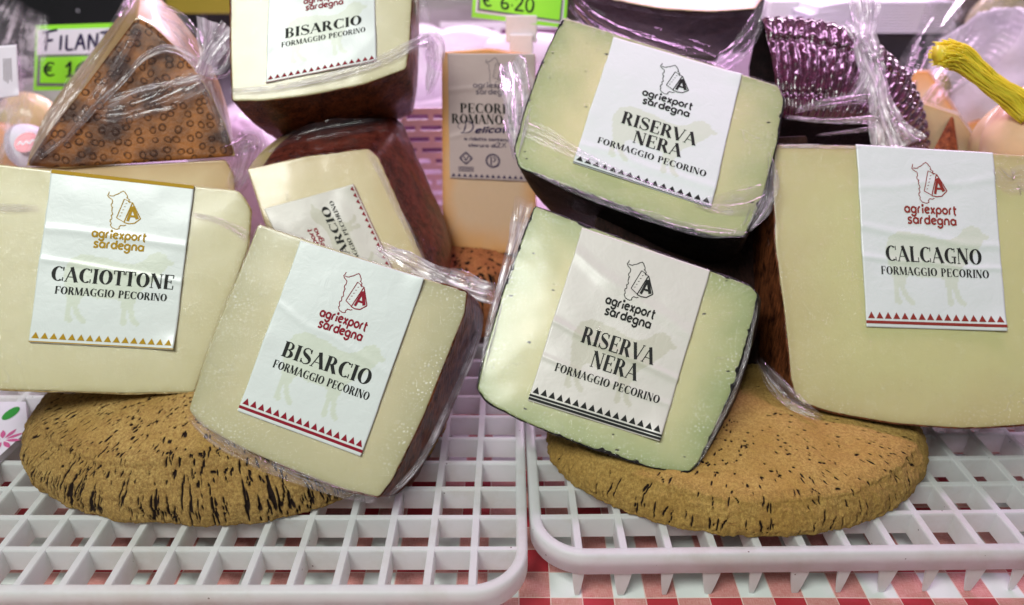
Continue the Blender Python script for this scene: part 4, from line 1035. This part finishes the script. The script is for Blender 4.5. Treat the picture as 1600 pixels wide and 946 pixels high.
strip('film_knot', [q(316, 118, .8), q(326, 90, .9), q(333, 62, 1.0), q(340, 36, 1.1)], [1.2, 1.2, 2.2, 3.0], rw, 'fold_thick', amp=.5, folds=3, seed=41, nu=60, nv=30, wild=1.3, fade=.02)
strip('film_knot', [q(322, 100, 1.0), q(345, 66, 1.2), q(362, 44, 1.2)], [1.1, 1.8, 2.2], rw, 'fold_thick', amp=.45, folds=3, seed=42, nu=60, nv=30, wild=1.3, fade=.02)
strip('film_knot', [q(320, 112, .9), q(345, 110, .7), q(358, 90, .6), q(360, 60, .5)], [1.0, 1.8, 1.5, 1.2], rw, 'fold', amp=.4, folds=3, seed=43, nu=60, nv=24, wild=1.2)
strip('film_knot', [q(352, 240, .5), q(385, 225, -1), q(398, 212, -2), q(380, 270, -.5), q(362, 300, 1)], [1.4, 1.8, 2.2, 1.8, 1.2], rw, 'fold_soft', amp=.35, folds=4, seed=44, nu=80, nv=24)

# ------------------------------------------------------------------ dark cheeses behind, right
pl = Plane(1180, 640, 62, 18, 6)  # added dark block: darkens the gap and stops light bouncing through
wedge('dark_gap_cheese', 'added dark filler cheese that darkens the gap between the RISERVA NERA stack and CALCAGNO', 'cheese', pl,
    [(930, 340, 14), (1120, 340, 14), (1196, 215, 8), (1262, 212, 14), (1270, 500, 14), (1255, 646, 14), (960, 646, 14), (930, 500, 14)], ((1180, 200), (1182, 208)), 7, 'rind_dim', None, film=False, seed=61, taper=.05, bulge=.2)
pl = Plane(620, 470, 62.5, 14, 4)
wedge('dark_gap_cheese', 'shadowed dark brown cheese low between the front BISARCIO wedge and its cork slab', 'cheese', pl,
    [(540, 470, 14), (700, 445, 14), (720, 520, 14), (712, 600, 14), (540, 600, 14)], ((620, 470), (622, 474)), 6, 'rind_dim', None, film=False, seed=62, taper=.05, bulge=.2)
pl = Plane(1060, 17, 67, 52, -6)
dkc, _ = wedge('dark_wedge', 'cut cheese with near black rind and pale top face in loose film, top centre right', 'cheese', pl,
    [(880, -110, 10), (1210, -110, 10), (1194, -6, 20), (1180, 14, 14), (1110, 19, 30), (1030, 14, 40), (950, -2, 30), (888, -14, 14)],
    ((1060, 17), (1064, 92)), 8, 'paste_dim', 'rind_dim', seed=31, taper=.06, bulge=.2)
strip('film_skirt', [(892, 0, 66), (930, 40, 66), (1000, 70, 66), (1080, 92, 66), (1150, 108, 66)], [1.6, 2.6, 3.0, 3.0, 2.0], dkc, 'fold_dark', amp=.35, folds=5, seed=45, nu=120, nv=26)
strip('film_skirt', [(1192, 0, 66.5), (1180, 50, 66.5), (1140, 90, 66.5), (1100, 120, 66)], [.9, 1.8, 1.9, 1.2], dkc, 'fold_soft', amp=.3, folds=5, seed=46, nu=100, nv=20)

def canestrato():
    T = np.array([P(*q) for q in [(1188, 26, 66), (1240, 23, 65.5), (1300, 33, 65), (1350, 52, 65), (1393, 86, 66), (1422, 128, 67.5), (1438, 185, 69), (1440, 240, 70)]])
    Bm = np.array([P(*q) for q in [(1216, 178, 62.5), (1250, 182, 62), (1290, 184, 62), (1330, 186, 62), (1362, 190, 62.4), (1388, 203, 63), (1404, 222, 64), (1412, 248, 65)]])
    nu, nv = 420, 220
    T = resample(chaikin(T, 3, closed=False), nu, False); Bm = resample(chaikin(Bm, 3, closed=False), nu, False)
    v = np.linspace(0, 1, nv); g = T[:, None] * (1 - v)[None, :, None] + Bm[:, None] * v[None, :, None]
    du = np.gradient(g, axis=0); dv = np.gradient(g, axis=1); N = np.cross(du, dv); N /= np.linalg.norm(N, axis=-1)[..., None]
    N *= np.sign((N * (CAM - g)).sum(-1))[..., None]
    g = g + N * (1.1 * np.sin(np.pi * v) ** .6)[None, :, None]
    U = np.linspace(0, 1, nu)[:, None] * 15.5 + 0 * v[None]; Vv = v[None] * 9.5 + 0 * U
    ph = U / .66 + 0.22 * vnoise(np.stack([U * .5, Vv * .8, U * 0], -1))
    fr = ph - np.floor(ph); rib = np.sin(np.pi * np.clip(fr * 1.35, 0, 1)) ** .6
    col = np.floor(ph)
    bead = 0.5 + 0.5 * np.sin(Vv * 4.2 + col * 2.4 + 2.2 * vnoise(np.stack([col * 3.1, Vv, U * 0], -1)))
    rib = rib * (0.68 + 0.32 * bead)
    grv = np.exp(-((Vv - 2.9 - .08 * U) / .28) ** 2) + .6 * np.exp(-((Vv - .5) / .25) ** 2) + .5 * np.exp(-((Vv - 7.9) / .3) ** 2)
    h = .27 * rib - .26 * grv + .06 * np.sin(Vv * 14 + U) * grv + .03 * fbm(np.stack([U * 1.5, Vv * 1.2, U * 0], -1), 5, 2)
    g = g + N * h[..., None]
    rim = (1 - np.clip(np.minimum(v, 1 - v) / .04, 0, 1))[None, :, None]
    g = g - N * rim * .5
    root = empty('basket_ribbed_wedge', P(1330, 235, 64), 'shiny dark purple rinded wedge with basket ribs, wrapped with a white film twist, upper right', 'cheese')
    mk('rind', g.reshape(-1, 3), [f[::-1] for f in gridf(nu, nv)], M['purple'], root)
    back = g[::10, -1] + np.array([0, 5, -6.0]); fr_ = g[::10, -1]; m = len(fr_)
    rows = [g[::10, 0] + [0, .3, -.15], g[::10, 0] * .5 + back * .5 + [0, 3, 2.0], back, fr_ * .5 + back * .5 + [0, 0, -.1], fr_ + [0, .1, 0]]
    mk('underside', np.stack(rows, 1).reshape(-1, 3), gridf(m, len(rows)), M['rind_black2'], root)
    k = lambda x, y, t: (x, y, t)
    strip('film_twist', [k(1345, -20, 62), k(1352, 25, 62), k(1348, 60, 61.5), k(1362, 100, 61.3), k(1372, 130, 61), k(1376, 160, 60.8), k(1388, 195, 60.4), k(1408, 235, 60)], [2.0, 2.2, 1.5, 2.4, 1.8, 1.7, 2.6, 3.6], root, 'fold_thick', amp=.42, folds=3.2, seed=51, nu=220, nv=36, wild=1.2, round_=.18, fade=.02)
    strip('film_twist', [k(1320, 30, 62), k(1342, 60, 61.6), k(1360, 110, 61.2), k(1335, 160, 61)], [1.5, 1.0, .9, 1.8], root, 'fold', amp=.3, folds=3, seed=52, nu=100, nv=24)
    strip('film_band', [k(1375, 150, 60.8), k(1340, 155, 60.9), k(1300, 160, 61.2), k(1240, 172, 61.4)], [1.2, 1.2, .8, .5], root, 'fold_soft', amp=.16, folds=4, seed=53, nu=100)
    strip('film_band', [k(1380, 190, 60.6), k(1350, 186, 60.8), k(1300, 190, 61.2), k(1225, 184, 61.6)], [1.0, .6, .5, .4], root, 'fold', amp=.1, folds=3, seed=54, nu=100)
    strip('film_band', [k(1370, 200, 60.6), k(1330, 205, 60.8), k(1275, 212, 61.2)], [.5, .3, .2], root, 'fold_soft', amp=.08, folds=3, seed=55, nu=80)
M['rind_brown2'] = m_rind('rind_spike', srgb(84, 44, 26), srgb(150, 92, 52), 0.6, 0.1, (3, 3, 3))
M['purple'] = m_rind('rind_purple', (0.022, 0.004, 0.010), (0.085, 0.014, 0.042), 0.10, 0.8, bumps=.03, cw=1.0, spec=.7)
M['rind_black2'] = m_rind('rind_underside', (0.005, 0.003, 0.004), (0.016, 0.008, 0.009), 0.6, 0.05)
canestrato()

pl = Plane(1480, 235, 70, 12, -10)
cw, _ = wedge('cream_wedge', 'cream wedge behind the CALCAGNO wedge, with a spike of brown rind', 'cheese', pl,
    [(1400, 158, 8), (1436, 160, 8), (1497, 180, 6), (1516, 206, 8), (1540, 250, 6), (1400, 250, 8)], ((1440, 162), (1446, 158)), 5, 'paste_dim', None, film=True, seed=33, filmmat='film_clear', taper=0, bulge=.05)
b = MB(); A = [P(1450, 250, 68.4), P(1489, 176, 69.3), P(1499, 250, 68.4)]; ap = P(1478, 250, 67.2)
seg_ = lambda p, q, n=6: [p + (q - p) * k / n for k in range(n + 1)]
V = np.array(A + [ap, P(1450, 250, 70), P(1499, 250, 70), P(1489, 176, 70)])
mk('rind', V, [(0, 3, 1), (3, 2, 1), (0, 1, 6, 4), (2, 5, 6, 1), (0, 4, 5, 2, 3), (4, 6, 5)], M['rind_brown2'], cw, smooth=False)
pl = Plane(1450, 235, 76, 10, -10)
wedge('tan_cheese', 'small tan cheese with a rounded peak behind the ribbed wedge', 'cheese', pl,
    [(1395, 250, 8), (1412, 150, 14), (1430, 112, 14), (1450, 112, 14), (1470, 140, 10), (1494, 178, 10), (1530, 250, 8)], ((1440, 115), (1446, 111)), 5, 'paste_rose', None, film=False, seed=34, taper=0, bulge=.1)
pl = Plane(1530, 240, 80, 10, -10)
wedge('orange_cheese', 'small orange yellow cheese glimpsed between the cream wedge and the provola', 'cheese', pl,
    [(1500, 260, 8), (1500, 200, 8), (1530, 190, 8), (1552, 200, 8), (1556, 260, 8)], ((1520, 200), (1524, 196)), 4, 'paste_orange', None, film=False, seed=35, taper=0)
tag(lump('yellow_pepper', 1462, 143, 80, 1.4, 1.4, 2.0, 'yellow_card', seed=3, amp=.08), 'bit of bright yellow packet behind the small tan cheese', 'packet')

def provola(px, py, t, r, label, mat, tie=False, neck=(-.35, .55), sq=1.15):
    root = empty('provola', P(px, py, t) - [0, 0, r * sq], label, 'cheese', 'round hanging cheeses at the right edge')
    nu, nv = 72, 40; A, Bq = np.meshgrid(np.linspace(0, 2 * math.pi, nu, endpoint=False), np.linspace(-math.pi / 2, math.pi / 2, nv), indexing='ij')
    rr = r * np.where(Bq > 0, np.cos(Bq) ** .9 * (1 - .12 * np.sin(Bq)), np.cos(Bq)); zz = r * sq * np.sin(Bq) * np.where(Bq > 0, 1.1, 1.0)
    v = np.stack([rr * np.cos(A), rr * np.sin(A), zz], -1); v = v * (1 + .03 * fbm(v * .3, 3, 3))[..., None] + P(px, py, t)
    mk('body', v.reshape(-1, 3), gridf(nu, nv, True), M[mat], root, attrs={'edge': (0.5 + .5 * np.abs(np.sin(Bq))).ravel()})
    if tie:
        rg = random.Random(5); b = MB()
        path = [P(1612, 178, t - r * .8), P(1588, 160, t - r * .7), P(1560, 140, t - 3), P(1530, 115, t - 3.2), P(1505, 92, t - 3.3), P(1480, 84, t - 3.4), P(1464, 84, t - 3.5)]
        wid = [.9, .95, .75, .72, .8, 1.0, 1.05]
        c = resample(chaikin(path, 2, closed=False), 30, False); ws = np.interp(np.linspace(0, 1, 30), np.linspace(0, 1, 7), wid)
        tn = np.gradient(c, axis=0); tn /= np.linalg.norm(tn, axis=1)[:, None]; s1 = np.cross(tn, [0, 0, 1.0]); s1 /= np.linalg.norm(s1, axis=1)[:, None]; s2 = np.cross(tn, s1)
        b.tube(c, ws * .62, 14)
        for k in range(230):
            a0 = rg.uniform(0, 6.28); q = math.sqrt(rg.uniform(.45, 1)); tw = rg.uniform(-1.2, 1.2); e = rg.randint(25, 30)
            ang = a0 + tw * np.linspace(0, 1, 30); wob = q * (1 + .12 * np.sin(np.linspace(0, 1, 30) * rg.uniform(8, 20) + a0))
            p = c + (s1 * np.cos(ang)[:, None] + s2 * np.sin(ang)[:, None]) * (ws * wob)[:, None]
            b.tube(p[:e:1], rg.uniform(.03, .06), 5)
        b.build('net_tie', M['tie'], root, smooth=True)
    return root
provola(1618, 218, 62, 3.9, 'round tan cheese at the right edge, tied at the neck with yellow netting', 'paste_rose', True)
provola(1572, 222, 67, 2.9, 'smaller tan round cheese half hidden behind the one tied with yellow netting', 'paste_tan')

# ------------------------------------------------------------------ price signs
def card(pl, quad, H, mat, parent, name, h0, thick=.25):
    L = Label(pl, quad, 1, h0, 0.0); L.H = H
    a, b_, c, d = L.q; n = pl.n
    V = [x + n * h0 for x in (a, b_, c, d)] + [x + n * (h0 - thick) for x in (a, b_, c, d)]
    mk(name, V, [(0, 3, 2, 1), (4, 5, 6, 7), (0, 1, 5, 4), (1, 2, 6, 5), (2, 3, 7, 6), (3, 0, 4, 7)], M[mat], parent, smooth=False)
    return L
pl = Plane(130, 90, 80, 12, 8)
sg = empty('price_sign', pl.at(140, 150), 'green price sign hand lettered FILANTE, half behind the ring stamped wedge', 'price sign', 'green price signs')
card(pl, [(56, 40), (240, 34), (236, 138), (52, 142)], .56, 'neon', sg, 'frame', .0, .4)
card(pl, [(60, 87), (238, 82), (236, 136), (57, 135)], .3, 'card_edge', sg, 'card_edge', .04, .1)
L = card(pl, [(60, 47), (238, 42), (238, 83), (58, 86)], .22, 'card_white', sg, 'name_card', .10, .08)
L.ink('lettering', lay('FILANTE', hand, .04, .185, .17, .70, False), M['ink_violet'], sg, .03)
L = card(pl, [(64, 90), (236, 85), (234, 132), (63, 130)], .27, 'neon', sg, 'price_card', .12, .08)
L.ink('lettering', lay('€ 16.90', hand, .03, .20, .15, .66, False), M['ink_black'], sg, .03)
b = MB(); b.fbox(pl.at(120, 138) - pl.n * .3, pl.a * 3.0, pl.n * -.5, np.array([0, 0, -9.0])); b.build('clip', M['white'], sg)
pl = Plane(810, 20, 74, 14, -2)
sg = empty('price_sign', pl.at(810, 110), 'green price sign reading 6.20 clipped on a white holder, top centre', 'price sign', 'green price signs')
card(pl, [(742, -60), (890, -48), (884, 44), (737, 27)], .7, 'neon', sg, 'frame', .0, .4)
card(pl, [(748, -60), (886, -48), (879, 38), (743, 20)], .7, 'card_white', sg, 'card_edge', .05, .1)
card(pl, [(750, -60), (884, -48), (877, 35), (746, 17)], .7, 'card_edge', sg, 'card_rim', .09, .08)
L = card(pl, [(753, -60), (882, -48), (874, 32), (750, 14)], .7, 'neon', sg, 'price_card', .14, .08)
L.ink('lettering', lay('€ 6.20', hand, .03, .655, .21, .66, False), M['ink_black'], sg, .03)
b = MB(); b.fbox(pl.at(790, 24) + pl.n * .2, pl.a * 3.2, pl.n * -.6, np.array([0, 0, -2.6])); b.fbox(pl.at(796, 54) + pl.n * .1, pl.a * 2.4, pl.n * -2.6, np.array([0, 0, -9])); b.build('clip', M['white'], sg, bevel=.12)

# ------------------------------------------------------------------ background goods
def slotted(label, o, A, Hh, rows, cols, mat, name='slotted_basket', gap=.45):
    """basket side with real slots: o corner, A width vector, Hh height"""
    o = np.array(o, float); A = np.array(A, float); n = unit(np.cross(A, [0, 0, 1])); wl = np.linalg.norm(A); u = A / wl
    root = empty(name, o, label, 'basket'); b = MB(); ph = Hh / rows; t = .3
    for r in range(rows + 1): b.fbox(o + [0, 0, r * ph], A, n * t, [0, 0, ph * (1 - gap)])
    pw = wl / cols
    for r in range(rows):
        for c in range(cols + 1):
            x = (c + (.5 if r % 2 else 0)) * pw
            if x + pw * .22 <= wl: b.fbox(o + u * x + [0, 0, r * ph + ph * (1 - gap) - .01] + n * .02, u * pw * .2, n * (t - .04), [0, 0, ph * gap + .02])
    b.build('slotted_side', M[mat], root)
    c = MB(); dp = -n * -8
    c.fbox(o - n * 3.2 , A, n * .3, [0, 0, Hh]); c.build('far_side', M['slot_shade'], root)
    c = MB(); c.fbox(o + [0, 0, -.35], A, n * -3.6, [0, 0, .3]); c.build('base', M[mat], root)
    return root
o_ = P(598, 330, 88); slotted('white slotted basket seen between the stacked wedges and the upright block', o_, [9, 0.5, 0], 11.5, 9, 3, 'shelf')
o_ = P(690, 92, 118); slotted('low white basket with wide openings behind the top price sign', o_, [28, 0, 0], 4.6, 2, 5, 'white', gap=.6)
def white_lump(px, py, t, r, label, mat='white_crumple', seed=0, amp=.2, cat='bag', name='wrapped_parcel', freq=1.3):
    tag(lump(name, px, py, t, *r, mat, seed=seed, amp=amp, freq=freq, nu=90, nv=50), label, cat)
white_lump(730, 82, 98, (6, 4, 3.2), 'smooth white parcel just above the upright block', seed=3, amp=.06)
white_lump(830, 84, 96, (7, 4, 2.6), 'white parcel under the clip of the 6.20 price sign', seed=4, amp=.08)
white_lump(560, 330, 92, (12, 6, 9), 'white wrapped parcel behind the sideways label wedge', seed=5, amp=.12)
white_lump(395, 330, 86, (7, 5, 11), 'tall white bag in the gap right of the ring stamped wedge', seed=6, amp=.1)
white_lump(1590, 150, 84, (9.5, 6, 9), 'big crumpled white paper parcel behind the yellow tie', seed=7, amp=.3, cat='parcel', freq=1.7)
white_lump(1500, 200, 88, (6, 5, 6), 'crumpled white paper beside the small tan cheese', seed=8, amp=.22, cat='parcel')
white_lump(1190, 130, 92, (6, 4, 7), 'white parcel in the gap left of the ribbed wedge', seed=9, amp=.12, cat='parcel')
white_lump(715, 6, 128, (9, 5, 5), 'grey rounded bag at the top edge beside the price sign', 'grey', 10, .08)
white_lump(640, 100, 120, (10, 6, 6), 'soft white bag low behind the top stack', seed=12, amp=.1)
tag(strip('clear_bag', [(1540, -30, 78), (1500, 40, 76), (1455, 100, 75), (1420, 170, 74)], [9, 9, 7, 4], None, 'fold_soft', amp=.7, folds=3, seed=61, nu=120, nv=50), 'clear plastic bag standing between paper stack and yellow tie', 'bag')
white_lump(1555, 45, 92, (3.6, 3, 4.5), 'tan cheese inside the clear bag at upper right', 'paste_tan', 13, .06, 'cheese', 'bagged_cheese')
# stack of paper sheets on a black box
st = empty('paper_stack', P(1370, 52, 102), 'stack of white paper sheets lying on the black box, top right', 'paper stack')
for k in range(11):
    rg = random.Random(k); x0 = P(1262, 50, 102)[0] + rg.uniform(-.4, .4) + (.9 if k > 7 else 0); x1 = P(1488, 50, 102)[0] + rg.uniform(-.3, .3); z = P(1370, 52, 102)[2] + k * .37; y = P(1370, 52, 102)[1]
    V = []; n = 16
    for i in range(n + 1):
        w = i / n; x = x0 + (x1 - x0) * w; dz = -.7 * max(0, (.25 - w) / .25) ** 2 * (k / 11)
        V += [(x, y + rg.uniform(-.03, .03), z + dz), (x, y + 12, z + dz), (x, y + 12, z + .28 + dz), (x, y, z + .28 + dz)]
    F = [(i * 4 + a, i * 4 + 4 + a, i * 4 + 4 + (a + 1) % 4, i * 4 + (a + 1) % 4) for i in range(n) for a in range(4)] + [(0, 1, 2, 3), (n * 4 + 3, n * 4 + 2, n * 4 + 1, n * 4)]
    mk('sheet', V, F, M['card_white'], st, smooth=False)
b = MB(); c0 = P(1328, 52, 103); b.box((c0[0], c0[1], 9.05), (c0[0] + 22, c0[1] + 14, c0[2] - .05)); tag(b.build('black_box', M['black'], bevel=.4), 'black plastic box under the paper stack', 'box')
b = MB(); c0 = P(1198, 30, 108); b.box((c0[0], c0[1], c0[2]), (c0[0] + 5.8, c0[1] + 6, c0[2] + 2.6)); b.box((c0[0] + .3, c0[1] + .3, 9.05), (c0[0] + 5.5, c0[1] + 5.7, c0[2])); tag(b.build('lidded_tub', M['white'], smooth=False, bevel=.5), 'white lidded tub left of the paper stack', 'tub')
b = MB(); c0 = P(1240, 2, 150); b.box((c0[0], c0[1], c0[2] - 6), (c0[0] + 60, c0[1] + 3, c0[2] + 12)); b.box((c0[0] + 1, c0[1] + .5, 9.05), (c0[0] + 3, c0[1] + 2.5, c0[2] - 6)); b.box((c0[0] + 55, c0[1] + .5, 9.05), (c0[0] + 57, c0[1] + 2.5, c0[2] - 6)); tag(b.build('wooden_board', M['brown_back']), 'brown wooden board behind the paper stack', 'board')
# left: black scale, yellow card, bagged goods
eq = empty('counter_scale', P(120, 40, 125), 'black counter scale with small chrome knobs, top left', 'scale')
b = MB(); c0 = P(-60, 44, 125); b.box((c0[0], c0[1], 9.05), (c0[0] + 42, c0[1] + 14, c0[2] + 16)); b.build('housing', M['black'], eq, bevel=.8)
b = MB()
for (x, y) in ((152, 8), (162, 12), (126, 16)):
    p = P(x, y, 124.5); b.tube([p, p + [0, -.6, 0], p + [0, -.9, 0]], [.55, .5, .2], 12)
b.build('knobs', m_plain('chrome', (.7, .7, .75), .12, 0.5), eq)
b = MB(); c0 = P(262, 22, 120); b.box((c0[0], c0[1], c0[2]), (c0[0] + 13, c0[1] + 4, c0[2] + 14)); b.box((c0[0] + 11.3, c0[1] + .5, 9.05), (c0[0] + 12.8, c0[1] + 3.5, c0[2])); tag(b.build('yellow_box', M['yellow_card'], bevel=.3), 'olive yellow box behind the ring stamped wedge', 'box')
bgp = empty('bagged_cheese', P(20, 230, 70), 'milky plastic bag with a small printed sticker at the left edge', 'bag')
strip('bag_film', [(30, 0, 72), (2, 60, 71), (-8, 130, 70), (-20, 210, 69), (-30, 260, 69)], [4.5, 7.0, 8.0, 7, 6], bgp, 'fold', amp=.35, folds=1.5, seed=63, nu=120, nv=50)
plb = Plane(18, 110, 68.6, 15, 20)
L = Label(plb, [(-30, 74), (26, 70), (30, 150), (-30, 158)], 3, .0, .02); L.H = 1.2; lb = L.sheet(M['card_white'], bgp, 30, 30, False, 'sticker')
L.ink('small_print', [seg(.62 + .05 * k, .3, .62 + .05 * k, .8 + .04 * (k % 3), .018) for k in range(5)], M['ink_grey'], lb)
white_lump(48, 190, 84, (3.2, 3, 3.2), 'beige cheese piece under the FILANTE price sign', 'paste_tan', 14, .06, 'cheese', 'beige_cheese')
white_lump(5, 238, 76, (2.8, 2.6, 3), 'orange cheese piece at the left edge below the milky bag', 'paste_orange', 15, .06, 'cheese', 'orange_cheese')
white_lump(95, 190, 96, (8, 4, 5.5), 'blurred grey white pack behind the ring stamped wedge', 'grey', 16, .1)
rl = empty('round_pack', P(44, 262, 72), 'white pack with a red oval emblem, left of the ring stamped wedge', 'packet')
o = lump('pack', 46, 232, 72, 2.2, 1.6, 2.4, 'card_white', rl, 17, .05)
pp = Plane(42, 222, 70.2, 30, 25)
L = Label(pp, [(22, 205), (60, 198), (62, 240), (22, 248)], 5, 0, 0); L.H = 1
L.ink('oval_emblem', [[(.5 + .5 * math.cos(a), .5 + .36 * math.sin(a)) for a in np.linspace(0, 2 * math.pi, 40, endpoint=False)]], M['label_red'], rl)
L.ink('oval_script', spine([(.15, .55), (.25, .4), (.35, .6), (.5, .42), (.6, .6), (.72, .45), (.85, .5)], .06), M['card_white'], rl, .05)
# printed carton on the tray, far left
V = [onz(-60, 628, 4.6), onz(40, 628, 4.6), onz(44, 672, 4.6), onz(-2, 714, 4.6), onz(-60, 765, 4.6)]
V2 = [v - [0, 0, .55] for v in V]; n = 5
cn = mk('carton', V + V2, [(4, 3, 2, 1, 0), (5, 6, 7, 8, 9)] + [(i, (i + 1) % n, n + (i + 1) % n, n + i) for i in range(n)], M['card_white'], smooth=False)
tag(cn, 'white carton printed with a pink flower, lying on the tray at the far left', 'carton')
c0 = onz(4, 688, 4.63); V = []; F = []
for k in range(9):
    a = 2 * math.pi * k / 9; o0 = len(V)
    for j in range(9):
        s = j / 8; r = .25 + 1.15 * s; wd = .17 * math.sin(math.pi * s) + .01
        for sg_ in (-1, 1):
            V.append(c0 + [r * math.cos(a) - sg_ * wd * math.sin(a), r * math.sin(a) + sg_ * wd * math.cos(a), .004])
    F += [(o0 + 2 * j, o0 + 2 * j + 2, o0 + 2 * j + 3, o0 + 2 * j + 1) for j in range(8)]
mk('flower_print', V, F, M['petal'], cn, smooth=False)
c0 = onz(17, 646, 4.63); mk('leaf_print', [c0 + [.5 * math.cos(a), .9 * math.sin(a), .003] for a in np.linspace(0, 2 * math.pi, 20, endpoint=False)], [tuple(range(20))], M['leaf'], cn, smooth=False)
